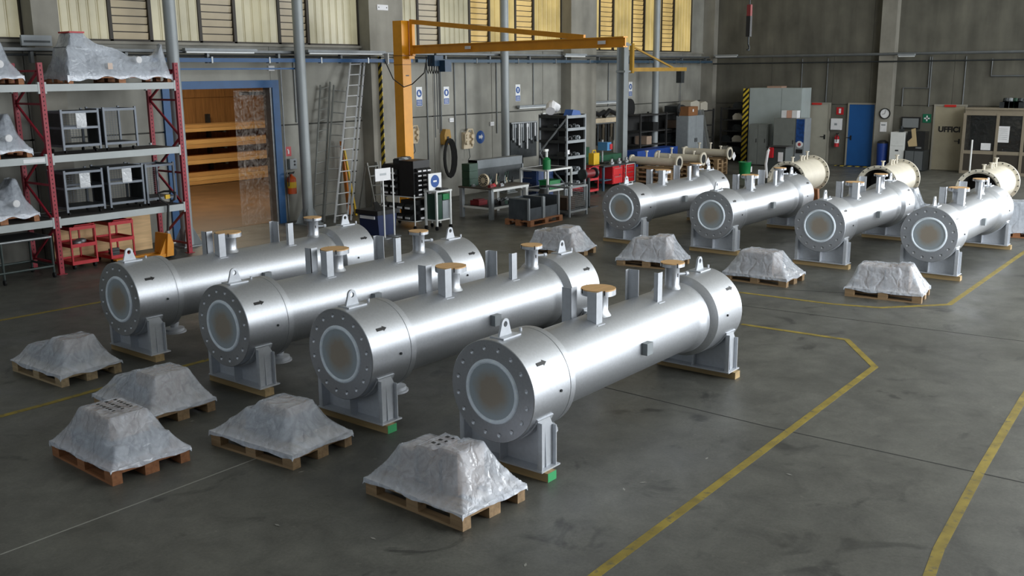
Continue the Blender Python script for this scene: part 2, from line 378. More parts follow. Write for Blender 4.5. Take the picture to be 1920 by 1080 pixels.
nwin = 0
for a, b, k in SEG:
    x0, x1 = XA(a), XA(b)
    warm = a > 860
    if k == 'p':
        tag(MB().box(x0, x1, YA-.42, YA+.1, 0, 10).build('pilaster', pil_m, wa), 'concrete pilaster')
        continue
    nwin += 1
    w = tag(MB().box(x0, x0+.04, YA-.02, YA+.1, ZW0, ZW1).box(x1-.04, x1, YA-.02, YA+.1, ZW0, ZW1).box(x0, x1, YA-.02, YA+.1, ZW0, ZW0+.04).box(x0, x1, YA-.02, YA+.1, ZW1-.04, ZW1).build('window_%d' % nwin, frame_d), None, None, None, 'structure')
    if k == 'g':
        MB().box(x0+.04, x1-.04, YA+.07, YA+.1, ZW0+.04, ZW1-.04).build('backing', frame_d, w)
        n = max(2, round((x1-x0)/.24)); d = (x1-x0-.08)/n
        for i in range(n):
            xa = x0+.04+i*d
            MB().prism([(xa+.014, YA+.06), (xa+.014, YA+.0), (xa+.03, YA+.0), (xa+.045, YA+.012), (xa+d-.045, YA+.012), (xa+d-.03, YA+.0), (xa+d-.014, YA+.0), (xa+d-.014, YA+.06)], 'z', ZW0+.04, ZW1-.04).build('pane', gl_warm if warm else gl_pale, w)
    else:
        MB().box(x0+.04, x1-.04, YA+.08, YA+.1, ZW0+.04, ZW1-.04).build('backing', frame_d, w); z = ZW0+.05
        while z < ZW1-.16:
            MB().prism([(YA+.05, z), (YA+.03, z+.14), (YA+.04, z+.14), (YA+.06, z)], 'x', x0+.045, x1-.045).build('louvre', lv_warm if warm else lv_pale, w)
            z += .165
# wall B with its panels
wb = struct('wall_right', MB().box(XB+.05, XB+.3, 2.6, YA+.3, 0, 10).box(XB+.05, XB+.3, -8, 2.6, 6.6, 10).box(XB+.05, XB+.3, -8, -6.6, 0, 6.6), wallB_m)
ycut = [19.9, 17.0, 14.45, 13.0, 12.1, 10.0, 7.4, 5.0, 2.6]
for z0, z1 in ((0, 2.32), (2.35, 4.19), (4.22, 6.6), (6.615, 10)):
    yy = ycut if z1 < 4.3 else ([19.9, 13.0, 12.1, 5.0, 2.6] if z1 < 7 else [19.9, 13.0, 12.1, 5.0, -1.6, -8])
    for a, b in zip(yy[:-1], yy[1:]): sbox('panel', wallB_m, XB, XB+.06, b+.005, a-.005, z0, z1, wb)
sbox('pilaster', pil_m, XB-.40, XB+.05, 12.05, 12.6, 0, 10, wb)
sbox('pilaster', pil_m, XB-.35, XB+.05, 19.45, 20, 0, 10, wb)
# unseen side of the hall: opposite wall with the window band and gate, left wall, roof
wfr = struct('wall_front', MB().box(-9, 9, -7.9, -7.6, 0, 10).box(9, XB+.3, -7.9, -7.6, 9.4, 10).box(9, 11, -7.9, -7.6, 0, 3.8).box(19, XB+.3, -7.9, -7.6, 0, 3.8).box(37.2, XB+.3, -7.9, -7.6, 3.8, 9.4), wallB_m)
for i in range(11): sbox('mullion', frame_d, 9+i*2.82-.05, 9+i*2.82+.05, -7.62, -7.5, 3.8, 9.4, wfr)
wl = struct('wall_left', MB().box(-9.3, -9, -8, 20.3, 0, 4.3).box(-9.3, -9, -8, 20.3, 8.5, 10).box(-9.3, -9, -8, -5.2, 4.3, 8.5).box(-9.3, -9, 17.2, 20.3, 4.3, 8.5), wallB_m)  # unseen window opening and its mullions added to go with the left fill
for i in range(9): sbox('mullion', frame_d, -9.05, -8.9, -5.2+i*2.8-.05, -5.2+i*2.8+.05, 4.3, 8.5, wl)
struct('ceiling', MB().box(-9.3, XB+.3, -8, 20.3, 10, 10.2), M('roof_sheet', (206, 204, 196), .8, 0, .1, 2))
# timber store behind the doorway
wsm = wood_mat('store_panel', (150, 108, 62), .25, 2)
stp = struct('wall_store', MB().box(8, 26, 30.6, 30.8, 0, 6).box(8, 8.2, 20.3, 30.6, 0, 6).box(25.8, 26, 20.3, 30.6, 0, 6), wsm)
for i in range(14): sbox('panel', wsm, 8.2+i*1.25, 8.2+i*1.25+1.235, 30.56, 30.6, 0, 2.9, stp); sbox('panel', wsm, 8.2+i*1.25, 8.2+i*1.25+1.235, 30.56, 30.6, 2.92, 6, stp)
struct('floor_store', MB().box(8, 26, YA+.28, 30.6, -.1, .004), M('store_floor', (84, 62, 40), .5, 0, .2, 1.5))
struct('ceiling_store', MB().box(8, 26, 20.3, 30.8, 6, 6.1), wallB_m)
# ------------------------------------------------------------------ silver vessels
ZC, RV, RS, LV = .801, .4947, .397, 4.25
ring_m = M('pale_blue_tape', (236, 246, 255), .5, 0, .12, 14)
def cover_mat():
    m = bpy.data.materials.new('film_over_wood'); m.use_nodes = True; nt = m.node_tree; N = nt.nodes; L = nt.links; b = N['Principled BSDF']
    tc = N.new('ShaderNodeTexCoord'); ln = N.new('ShaderNodeVectorMath'); ln.operation = 'LENGTH'; sb = N.new('ShaderNodeVectorMath'); sb.operation = 'SUBTRACT'
    sb.inputs[1].default_value = (0, 0, ZC); L.new(tc.outputs['Object'], sb.inputs[0])
    n = N.new('ShaderNodeTexNoise'); n.inputs['Scale'].default_value = 7; n.inputs['Detail'].default_value = 6; L.new(tc.outputs['Object'], n.inputs['Vector'])
    L.new(sb.outputs[0], ln.inputs[0]); ad = N.new('ShaderNodeMath'); ad.operation = 'MULTIPLY_ADD'; ad.inputs[1].default_value = .12; L.new(n.outputs['Fac'], ad.inputs[0]); L.new(ln.outputs['Value'], ad.inputs[2])
    r = N.new('ShaderNodeValToRGB'); r.color_ramp.elements[0].position = .19; r.color_ramp.elements[1].position = .29
    r.color_ramp.elements[0].color = (*lin((160, 150, 136)), 1); r.color_ramp.elements[1].color = (*lin((164, 174, 180)), 1)
    L.new(ad.outputs[0], r.inputs[0]); L.new(r.outputs[0], b.inputs['Base Color']); b.inputs['Roughness'].default_value = .4
    return m
cover_m = cover_mat()
disc_m = wood_mat('plywood_blank', (214, 172, 120), .12, 0)
arrow_m = M('arrow_black', (18, 18, 20), .5)
def holed_front():
    """front barrel: a lathe body whose flat end has 16 blind bolt holes"""
    mb = MB(); n = 64
    mb.lathe([(.0, .0001), (.0, RV-.006), (.006, RV), (.56, RV), (.565, RV-.004), (.572, RV-.004), (.577, RV), (.655, RV-.002), (.70, RS-.01), (.70, .0001)], 'x', (0, 0, ZC), n)
    me = mb.mesh('front_channel', silver, True, 25)
    cut = MB()
    for i in range(16):
        t = 2*PI*(i+.5)/16; c = Vector((0, .418*math.cos(t), ZC+.418*math.sin(t)))
        cut.lathe([(-.02, .0001), (-.02, .0245), (.0, .0255), (.014, .0001)], 'x', c, 14)
    cme = cut.mesh('cut', silver)
    a = bpy.data.objects.new('a', me); c = bpy.data.objects.new('c', cme); col.objects.link(a); col.objects.link(c)
    md = a.modifiers.new('b', 'BOOLEAN'); md.operation = 'DIFFERENCE'; md.object = c; md.solver = 'EXACT'
    dg = bpy.context.evaluated_depsgraph_get(); out = bpy.data.meshes.new_from_object(a.evaluated_get(dg))
    bpy.data.objects.remove(a, do_unlink=True); bpy.data.objects.remove(c, do_unlink=True)
    out.shade_smooth(); out.set_sharp_from_angle(angle=math.radians(25)); out.name = 'front_channel'
    return out
def lug(parent, s):
    zt = ZC+RV
    o = []
    # plate with eye hole: ring of quads around the hole
    out, inn = [], []
    n = 24; cz = zt+.115
    for i in range(n):
        t = 2*PI*i/n; c, sn = math.cos(t), math.sin(t)
        inn.append((s+.028*c, cz+.028*sn))
        if sn >= -.05: out.append((s+.055*c, cz+.055*sn))
        else:
            zb = zt-.005; k = (cz-zb)/(-sn) if abs(sn) > .62 else None
            if k and abs(c*k) < .095: out.append((s+c*k, zb))
            else:
                sg = 1 if c > 0 else -1; f = min(1, -sn/.75); out.append((s+sg*(.055+.04*f), cz-(cz-zb)*f))
    mb = MB()
    for y0 in (-.012, .012):
        pass
    vs = [(p[0], -.012, p[1]) for p in out]+[(p[0], -.012, p[1]) for p in inn]+[(p[0], .012, p[1]) for p in out]+[(p[0], .012, p[1]) for p in inn]
    fs = []
    for i in range(n):
        j = (i+1) % n
        fs += [(i, j, n+j, n+i), (2*n+j, 2*n+i, 3*n+i, 3*n+j), (j, i, 2*n+i, 2*n+j), (n+i, n+j, 3*n+j, 3*n+i)]
    mb.add(vs, fs)
    l = mb.build('lifting_lug', silver2, parent)
    MB().box(s-.12, s+.14, -.085, .085, zt-.012, zt+.008).build('lug_pad', silver2, l)
    MB().tube((s+.24, 0, zt-.01), (s+.24, 0, zt+.03), .014, 10).build('vent_plug', silver2, l)
def nozzle(parent, s, zt, rp, rf, th, name, stub=False):
    z0 = ZC+RS-.02
    mb = MB().lathe([(z0, rp+.035), (z0+.03, rp+.012), (z0+.06, rp), (zt-th-.03, rp), (zt-th, rp+.02), (zt-th, rf), (zt, rf), (zt, .0001)], 'z', (s, 0, 0), 32)
    o = mb.build(name, silver, parent, True)
    w = MB().lathe([(zt, .0001), (zt, rf-.002), (zt+.012, rf-.002), (zt+.012, .0001)], 'z', (s, 0, 0), 32).build('plywood_blank', disc_m, o, True)
    for a in (-2.2, -.5, 1.3, 2.6):
        MB().tube((s+(rf-.0)*math.cos(a), (rf-.0)*math.sin(a), zt-.035), (s+(rf-.0)*math.cos(a), (rf-.0)*math.sin(a), zt+.014), .006, 6).build('clip', arrow_m, o)
    if stub:
        zm = (z0+zt)/2+.02
        MB().tube((s+rp*.4, -rp*.5, zm), (s+rp*.4+.1, -rp*.5-.06, zm), .016, 10).tube((s+rp*.4+.1, -rp*.5-.06, zm), (s+rp*.4+.13, -rp*.5-.075, zm), .026, 10).build('gauge_stub', silver2, o, True)
        MB().box(s-rp*.2-.006, s-rp*.2+.006, -rp*1.02, -rp*.9, zm-.02, zm+.02).build('mark', arrow_m, o)
def post(parent, s, y, kind):
    za = ZC+math.sqrt(RS*RS-y*y)-.02; zt = 1.49
    mb = MB()
    if kind == 'front':
        mb.box(s, s+.008, y, y+.115, za-.04 if y > 0 else za, zt).box(s, s+.11, y, y+.008, za-.0, zt)
        mb.box(s-.01, s+.12, y-.03, y+.01, za-.012, za+.012)
    else:
        if y > 0: mb.box(s, s+.06, y+.1, y+.108, za-.05, zt).box(s+.06, s+.068, y-.03, y+.108, za-.05, zt)
        else: mb.box(s, s+.10, y, y+.008, za, zt).box(s, s+.008, y, y+.05, za, zt)
        mb.box(s-.01, s+.12, y-.03, y+.01, za-.012, za+.012)
    mb.build('support_post', silver2, parent)
def arrow(parent, s, th, R, flip=False):
    t = math.radians(th); poly = [(-.07, -.017), (.022, -.017), (.022, -.03), (.075, 0), (.022, .03), (.022, .017), (-.07, .017)]
    vs = []
    for off in (.0, .0025):
        for u, v in poly:
            a = t+v/R; vs.append((s+u, -(R+off)*math.cos(a), ZC+(R+off)*math.sin(a)))
    n = len(poly); MB().add(vs, [tuple(range(n-1, -1, -1)), tuple(range(n, 2*n))]+[(i, (i+1) % n, n+(i+1) % n, n+i) for i in range(n)]).build('arrow_mark', arrow_m, parent)
def saddle(parent, s):
    R = RV+.004; web = [(.47, .10), (-.47, .10)]
    for i in range(13):
        a = math.radians(205+130*i/12); web.append((R*math.cos(a), ZC+R*math.sin(a)))
    o = MB().prism([(y, z) for y, z in web], 'x', s-.006, s+.006).build('saddle_web', silver2, parent)
    MB().box(s-.13, s+.16, -.51, .51, .085, .10).build('base_plate', silver2, o)
    # wrap pad
    ang = [math.radians(205+130*i/16) for i in range(17)]
    poly = [((R-.006)*math.cos(a), ZC+(R-.006)*math.sin(a)) for a in ang]+[((R+.012)*math.cos(a), ZC+(R+.012)*math.sin(a)) for a in reversed(ang)]
    MB().prism(poly, 'x', s-.12, s+.12).build('wrap_pad', silver2, o)
    for y in (-.45, 0, .45):
        zt = ZC-math.sqrt(max(R*R-y*y, 0))-.004
        sg = -1 if y <= 0 else 1
        mb = MB().prism([(s-.115, .10), (s+.115, .10), (s+.115, zt-.09 if y else zt), (s+.06, zt), (s-.115, zt)], 'y', y-.006, y+.006)
        if y: mb.box(s-.115, s-.105, y, y+sg*.05, .10, zt-.02).box(s+.105, s+.115, y, y+sg*.05, .10, zt-.09)
        mb.build('gusset', silver2, o)
def drain(parent, s):
    z1 = ZC-RV+.03
    MB().lathe([(z1, .07), (z1-.04, .065), (z1-.07, .05), (.265, .05), (.25, .135), (.215, .135), (.21, .16), (.19, .16), (.19, .0001)], 'z', (s, 0, 0), 24).build('drain_nozzle', silver2, parent, True)
V0 = thing('silver_vessel', '', 'vessel')
fc = link('front_channel', holed_front(), V0)
MB().lathe([(-.001, .268), (-.014, .276), (-.02, .290), (-.014, .306), (-.001, .314)], 'x', (0, 0, ZC), 48).build('tape_ring', ring_m, fc, True)
cv = MB().lathe([(-.006, .0001), (-.008, .14), (-.006, .274)], 'x', (0, 0, ZC), 40).build('end_cover', cover_m, fc, True)
MB().tube((.41, -RV+.004, ZC+.0), (.41, -RV-.012, ZC+.0), .014, 10).build('plug', darkm, fc)
MB().lathe([(.66, RS), (1.0, RS), (3.30, RS), (3.36, RS+.006), (3.42, RS+.03), (3.50, RS+.036), (3.52, RS+.03), (3.53, RS-.02)], 'x', (0, 0, ZC), 64).build('shell', silver, V0, True, ang=40)
rc = MB().lathe([(3.50, RS-.03), (3.54, RS+.03), (3.60, RV-.012), (3.61, RV-.002), (3.63, RV), (LV-.012, RV), (LV, RV-.012), (LV, .0001)], 'x', (0, 0, ZC), 64).build('rear_channel', silver, V0, True, ang=25)
MB().tube((3.84, -RV+.004, ZC+.03), (3.84, -RV-.012, ZC+.03), .014, 10).build('plug', darkm, rc)
arrow(fc, .23, 36, RV+.001); arrow(rc, 4.07, 38, RV+.001)
lug(V0, .20); lug(V0, 4.03)
nozzle(V0, 1.78, 1.462, .105, .186, .055, 'inlet_nozzle'); nozzle(V0, 3.36, 1.49, .085, .143, .035, 'outlet_nozzle', True)
for s, y, k in ((1.49, -.17, 'front'), (1.52, .17, 'front'), (2.73, -.17, 'rear'), (2.70, .13, 'rear')): post(V0, s, y, k)
MB().box(2.03, 2.15, -RS-.065, -RS+.03, ZC-.055, ZC+.075).build('nameplate_bracket', greyp, V0)
saddle(V0, .22); saddle(V0, 4.03); drain(V0, .78)
VES = [(6.72, 11.98, 'silver vessel of the front row farthest from the camera, beside the racking'),
       (6.69, 9.66, 'second silver vessel of the front row counted from the racking'),
       (6.70, 7.64, 'third silver vessel of the front row, next to the nearest one'),
       (6.70, 5.56, 'nearest silver vessel, largest in view, with a bolted end flange'),
       (18.10, 11.30, 'leftmost silver vessel of the far row, in front of the small cream pipes'),
       (18.16, 9.18, 'second silver vessel from the left in the far row'),
       (18.02, 6.85, 'third silver vessel from the left in the far row'),
       (18.14, 4.90, 'rightmost silver vessel of the far row, by the yellow floor line')]
for i, (x, y, lb) in enumerate(VES):
    o = V0 if i == 0 else copy_tree(V0)
    o.location = (x, y, 0); tag(o, lb, 'vessel', 'silver vessels')
greenp = M('green_end_paint', (60, 168, 104), .6)
ordn = ['the farthest front-row vessel', 'the second front-row vessel', 'the third front-row vessel', 'the nearest vessel', 'the leftmost far-row vessel', 'the second far-row vessel', 'the third far-row vessel', 'the rightmost far-row vessel']
for i, (x, y, lb) in enumerate(VES):
    for s, nm in ((.12, 'front'), (3.99, 'rear')):
        r = thing('timber_skid', 'timber beam under the %s saddle of %s' % (nm, ordn[i]), 'timber beam', (x+s, y, 0), 0, 'timber beams under the vessels')
        MB().box(0, .13, -.555, .535, 0, .085).build('beam', timber, r)
        if nm == 'front' and i in (2, 3): tag(MB().box(0, .13, -.558, -.555, 0, .085).build('painted_end', greenp, r), 'green painted end')
# ------------------------------------------------------------------ wrapped pallets
film = film_mat('clear_film', (236, 243, 255), .45, .2, 5, .36)
film_g = film_mat('grey_film', (226, 234, 246), .48, .2, 4, .28)
def pallet_mesh_tree(name, label, loc, rz, group, wd=wood, sx=.8, sy=1.2):
    t = thing(name, label, 'pallet', loc, rz, group)
    hx, hy = sx/2, sy/2
    for x in (-hx, -.072, hx-.1):
        sh = MB().box(x, x+(.1 if x != -.072 else .145), -hy, hy, 0, .022).build('bottom_board', wd, t)
    for x in (-hx, -.072, hx-.1):
        for y in (-hy, -.072, hy-.145):
            MB().box(x, x+(.1 if x != -.072 else .145), y, y+.145, .022, .10).build('block', wd, t)
    for y in (-hy, -.072, hy-.145): MB().box(-hx, hx, y, y+.145, .10, .122).build('stringer', wd, t)
    for x, w in ((-hx, .145), (-.26, .1), (-.072, .145), (.16, .1), (hx-.145, .145)): MB().box(x, x+w, -hy, hy, .122, .144).build('deck_board', wd, t)
    return t
def drape(cartons, hx, hy, z0, seed, slope=1.0, skirt=.05, amp=.008, n=44, over=.012):
    rnd = random.Random(seed); off = Vector((rnd.random()*50, rnd.random()*50, rnd.random()*50))
    def h(x, y):
        z = z0+.012
        for (cx, cy, w, d, hh) in cartons:
            dx = max(abs(x-cx)-w/2, 0); dy = max(abs(y-cy)-d/2, 0); dd = math.hypot(dx, dy)
            # concave tent from carton edge to pallet rim
            rim = max(.05, min(hx-abs(x) if dx > 0 else 9, hy-abs(y) if dy > 0 else 9)+dd)
            k = max(0, 1-dd/max(rim, .08)); k = k**1.0
            z = max(z, z0+.012+hh*(k if dd > 0 else 1))
        return z
    nx, ny = n, int(n*hy/hx)
    H = {}
    for i in range(nx+1):
        for j in range(ny+1):
            x = -hx-over+(2*hx+2*over)*i/nx; y = -hy-over+(2*hy+2*over)*j/ny
            H[i, j] = (x, y, h(max(-hx, min(hx, x)), max(-hy, min(hy, y))))
    for _ in range(0):   # relax so that the film spans smoothly but never cuts the cartons
        G = {}
        for (i, j), (x, y, z) in H.items():
            nb = [H[a, b][2] for a, b in ((i-1, j), (i+1, j), (i, j-1), (i, j+1)) if (a, b) in H]
            G[i, j] = (x, y, max(z, sum(nb)/len(nb)))
        H = G
    vs, fs, idx = [], [], {}
    for (i, j), (x, y, z) in H.items():
        p = Vector((x*4.5, y*4.5, z*4.5))+off
        w = (1-abs(noise.noise(p)))**6*amp*1.6+noise.noise(p*2.3)*amp*.5
        e = min(1, (z-z0)*6+.25)
        idx[i, j] = len(vs); vs.append((x+noise.noise(p*1.3)*amp*.6, y+noise.noise(p*1.7+Vector((9, 0, 0)))*amp*.6, z+max(w, 0)*e))
    for i in range(nx):
        for j in range(ny): fs.append((idx[i, j], idx[i+1, j], idx[i+1, j+1], idx[i, j+1]))
    # skirt hanging down the rim
    rim = [(i, 0) for i in range(nx)]+[(nx, j) for j in range(ny)]+[(i, ny) for i in range(nx, 0, -1)]+[(0, j) for j in range(ny, 0, -1)]
    prev = [idx[k] for k in rim]
    for lvl in (1, 2):
        cur = []
        for q, k in enumerate(rim):
            x, y, z = H[k]; s = skirt*(.65+.7*noise.noise(Vector((x*4, y*4, seed*3.1)))+(.5 if k in ((0, 0), (nx, 0), (nx, ny), (0, ny)) else 0))
            s = max(.01, s); wob = .010*noise.noise(Vector((x*14, y*14, seed+lvl*2)))
            cur.append(len(vs)); nrm = Vector((x/hx, y/hy, 0)); nrm = nrm.normalized() if nrm.length else nrm
            vs.append((x+nrm.x*(wob+.006), y+nrm.y*(wob+.006), z0+.012-s*lvl/2))
        for q in range(len(rim)): fs.append((prev[q], prev[(q+1) % len(rim)], cur[(q+1) % len(rim)], cur[q]))
        prev = cur
    mb = MB(); mb.add(vs, fs); return mb
def wrapped(label_p, label_l, loc, rz, cartons, seed, gp, gl, fm=film, wd=wood, skirt=.05, sx=.8, sy=1.2, cm=None, amp=.008):
    loc = (loc[0], loc[1], loc[2] if len(loc) > 2 else 0)
    pallet_mesh_tree('wooden_pallet', label_p, loc, rz, gp, wd, sx, sy)
    t = thing('wrapped_load', label_l, 'wrapped load', (loc[0], loc[1], loc[2]+.144), rz, gl)
    for (cx, cy, w, d, hh) in cartons:
        nb = max(1, round(d/.24))
        for b in range(nb):
            MB().box(cx-w/2, cx+w/2, cy-d/2+b*d/nb+.008, cy-d/2+(b+1)*d/nb-.008, .001, hh-.008).build('carton', cm or (slab if hh < .28 else carton), t)
    drape(cartons, sx/2, sy/2, 0, seed, skirt=skirt, amp=amp).build('film_wrap', fm, t, True, ang=38)
    return t
slab = M('grey_slab', (134, 142, 154), .6, 0, .15, 6)
GP, GL = 'pallets in front of the vessels', 'film-wrapped loads on pallets'
def vis(n, o): return o
FR = [  # centre, rot, cartons (cx, cy, w, d, h), names
 ((5.93, 12.0), .02, [(.0, .1, .40, .85, .17), (.05, -.15, .40, .30, .32)], 'leftmost'),
 ((5.80, 9.80), -.03, [(.0, .10, .40, .70, .20), (.02, -.20, .42, .40, .34)], 'second'),
 ((4.76, 8.74), -.04, [(.0, -.02, .56, .88, .15), (.0, .05, .40, .58, .36)], 'third'),
 ((5.95, 7.74), .06, [(.04, .02, .44, .60, .23), (.07, -.02, .34, .42, .30)], 'fourth'),
 ((6.02, 5.56), -.04, [(.03, .30, .38, .20, .29), (.05, .12, .36, .16, .33), (.0, -.03, .32, .14, .28), (.02, -.22, .34, .20, .38)], 'fifth')]
LBL = [('wooden pallet at the far left edge of the floor, under a low film-wrapped load', 'low film-wrapped load with a thick white film edge, farthest left on the floor'),
       ('wooden pallet under the wrapped load just behind the stepped one', 'wrapped load with a tall carton hump, just behind the stepped load'),
       ('reddish wooden pallet under the stepped wrapped load, lower left', 'stepped film-wrapped load with printed top, frontmost on the left'),
       ('wooden pallet in front of the second and third vessels', 'smooth tent-shaped wrapped load in front of the second and third vessels'),
       ('wooden pallet nearest the camera, before the nearest vessel', 'largest wrapped load with twin humps, before the nearest vessel')]
wd_alt = wood_mat('pallet_wood_pale', (176, 154, 120))
for i, (c, r, ct, nm) in enumerate(FR):
    wrapped(LBL[i][0], LBL[i][1], c, r, ct, 11+i, GP, GL, film, wood_d if i == 2 else (wd_alt if i == 0 else wood), .05)
BK = [((16.50, 11.75), .05, [(.0, .05, .5, .9, .30), (.05, -.1, .42, .4, .40)]), ((16.50, 9.55), .16, [(.0, .0, .46, .7, .36), (.03, -.18, .42, .3, .42)]),
      ((16.38, 7.20), .0, [(.0, .05, .44, .62, .38)]), ((16.42, 5.02), .12, [(.0, .12, .44, .64, .36), (.0, -.26, .34, .2, .40)])]
LB2 = [('leftmost', 'half hidden by the third front-row vessel'), ('second', 'behind a plywood-capped nozzle'), ('third', 'left of the rightmost one'), ('rightmost', 'nearest the yellow floor line on the right')]
for i, (c, r, ct) in enumerate(BK):
    wrapped('wooden pallet under the %s far wrapped load' % LB2[i][0], 'film-wrapped load, %s of four far ones, %s' % LB2[i], c, r, ct, 31+i, 'far pallets', GL, film_g, wood, .06, amp=.010)
# black print on two loads
for ld, z, cx, cy in (('wrapped_load.002', .395, 0, .05), ('wrapped_load.004', .352, .06, .20)):
    for r_ in range(3):
        for q in range(6 if ld.endswith('2') else 2):
            MB().box(cx-.10+r_*.09, cx-.07+r_*.09, cy-.18+q*.06, cy-.18+q*.06+.025+.012*(q % 2), z, z+.002).build('printed_mark', arrow_m, bpy.data.objects[ld])
# ------------------------------------------------------------------ pallet racking on the left
YR0, YR1 = 18.2, 19.25
rack = thing('pallet_rack', 'red and grey pallet racking along the left of the back wall', 'rack', (9.0, 18.7, 0))
def rp(x, y, z): return (x-9.0, y-18.7, z)
hole = M('rack_slot', (40, 14, 20), .8)
for x in (6.05, 9.10, 11.92):
    for y in (YR0, YR1):
        a, b = rp(x, y, 0), rp(x, y, 3.95)
        u = MB().box(a[0]-.045, a[0]+.045, a[1]-.035, a[1]+.035, .01, 3.95).build('upright', rackred, rack)
        sl = MB()
        for k in range(48): sl.box(a[0]-.008, a[0]+.008, a[1]-.0365, a[1]-.034, .12+k*.08, .15+k*.08)
        tag(sl.build('slots', hole, u), None, None, None, 'stuff')
        MB().box(a[0]-.08, a[0]+.08, a[1]-.07, a[1]+.07, 0, .01).build('foot_plate', rackred, u)
    for k, (z0, z1) in enumerate(((.2, .95), (.95, 1.7), (1.7, 2.45), (2.45, 3.2), (3.2, 3.85))):
        p, q = (YR0, YR1) if k % 2 else (YR1, YR0)
        MB().bar(rp(x, p, z0), rp(x, q, z1), .03, .045).build('brace', rackred, rack)
    for z in (.2, 1.7, 3.2, 3.8): MB().bar(rp(x, YR0, z), rp(x, YR1, z), .03, .04).build('brace', rackred, rack)
LVL = (1.06, 2.25, 3.56)
beam_m = M('beam_grey', (176, 182, 182), .5, 0, .06, 3)
deck_m = M('deck_dark', (70, 68, 66), .7, 0, .2, 4)
for z in LVL:
    for x0, x1 in ((6.10, 9.05), (9.15, 11.87)):
        for y in (YR0, YR1):
            b = MB().box(x0-9, x1-9, y-18.7-.03, y-18.7+.03, z-.13, z).build('beam', beam_m, rack)
            for xx in (x0, x1): MB().box(xx-9-.03, xx-9+.03, y-18.7-.034, y-18.7+.034, z-.17, z+.04).build('beam_hook', beam_m, b)
        MB().box(x0-9, x1-9, YR0-18.7+.031, YR1-18.7-.031, z-.02, z-.003).build('deck', deck_m, rack)
MB().box(6.3-9, 8.95-9, -.535, -.531, 2.25-.11, 2.25-.02).build('load_sign', paper, rack) if False else None
tag(MB().box(8.6-9, 9.0-9, -.534, -.531, 2.15, 2.22).build('load_sign', paper, rack), 'white load plate on the beam')
# wrapped machines stored in the rack
mach = M('machine_grey', (120, 124, 128), .5, .3, .2, 5)
def machine_bundle(label_p, label_l, x, z, seed, ct, sx=1.3, sy=.9):
    t = wrapped(label_p, label_l, (x, 18.72, z), 0, ct, seed, 'pallets in the racking', 'wrapped machines in the racking', film_g, wood_d, .09, sx, sy, mach, .014)
    return t
B = [(-.1, 0, .8, .4, .26), (.45, .1, .10, .3, .62), (-.45, 0, .3, .5, .42)]
for i, (z, nm) in enumerate(((LVL[0], 'lowest'), (LVL[1], 'middle'), (LVL[2], 'top'))):
    t = machine_bundle('pallet on the %s level at the left edge of the racking' % nm, 'film-wrapped machine on the %s level at the left edge of the racking' % nm, 8.18, z, 51+i, B)
    MB().lathe([(-.46, .0001), (-.46, .07), (-.47, .06), (-.475, .0001)], 'y', (.25, 0, .22), 18).build('white_plate', paper, t)
t = machine_bundle('long pallet on the top level of the racking, right bay', 'long film-wrapped machine with red cap on top of the racking', 10.75, LVL[2], 55, [(-.72, -.05, .26, .40, .80), (-.85, -.1, .3, .5, .55), (.2, 0, 1.1, .5, .36), (1.02, -.25, .05, .12, .62)], 2.2, .95)
MB().box(-.87, -.57, -.26, .16, .80, .83).build('red_cap', red, t)
MB().lathe([(-.47, .0001), (-.47, .07), (-.48, .06), (-.485, .0001)], 'y', (.4, 0, .30), 18).build('white_plate', paper, t)
MB().box(-.28, -.18, -.485, -.48, .12, .24).build('paper_tag', M('pinkish_paper', (216, 196, 182), .7), t)
# steel frame trolleys
tube_g = M('tube_grey', (108, 114, 122), .45, .3, .1, 6)
bag = film_mat('document_pouch', (225, 228, 232), .75, .2)
def cage(label, x, y, z, w, d, h, kind):
    t = thing('frame_trolley', label, 'trolley', (x, y, z), 0, 'steel frame trolleys in the racking')
    for a in (0, w):
        for b in (0, d): MB().bar((a, b, .06), (a, b, h+.05), .04, .04).build('leg', tube_g, t)
    for zz in ((h, h-.30, .14) if kind == 'open' else (h, .14)):
        for a, b in (((0, 0), (w, 0)), ((0, d), (w, d)), ((0, 0), (0, d)), ((w, 0), (w, d))):
            MB().bar((*a, zz), (*b, zz), .035, .045).build('rail', tube_g, t)
    MB().box(.02, w-.02, .02, d-.02, .15, .165).build('shelf', darkm, t)
    for a in (.06, w-.06):
        for b in (.06, d-.06):
            MB().tube((a-.015, b, .035), (a+.015, b, .035), .034, 10).build('caster', rubber, t)
    if kind == 'open':
        MB().box(.02, w-.02, .02, d-.02, h-.0, h+.02).build('top_sheet', darkm, t)
        tag(MB().box(w*.38, w*.66, -.03, -.024, h-.30, h-.02).build('document_pouch', bag, t), 'clear pouch with a white sheet')
    MB().box(-.012, -.006, .02, d-.02, .15, h).build('side_sheet', darkm, t)
    m = MB(); k = 0
    while k*.045 < h-.2:
        m.bar((0, d, .16+k*.045), (w, d, .16+k*.045), .005, .005); m.bar((0, 0, .16+k*.045), (0, d, .16+k*.045), .005, .005); k += 1
    k = 1
    while k*.06 < w: m.bar((k*.06, d, .15), (k*.06, d, h), .005, .005); k += 1
    tag(m.build('wire_mesh', tube_g, t), None, None, None, 'stuff')
cage('open steel trolley with pouch on the middle rack level, left', 9.52, 18.42, LVL[1], .74, .62, .78, 'open')
cage('steel trolley with wire mesh sides on the middle rack level, right', 10.38, 18.42, LVL[1], .68, .62, .80, 'mesh')
cage('open steel trolley with pouch on the lowest rack level, left of three', 9.46, 18.42, LVL[0], .76, .62, .82, 'open')
cage('open steel trolley with pouch on the lowest rack level, middle of three', 10.36, 18.42, LVL[0], .74, .62, .84, 'open')
cage('wire mesh trolley with white sheet on the lowest rack level, right of three', 11.18, 18.42, LVL[0], .64, .62, .82, 'mesh')
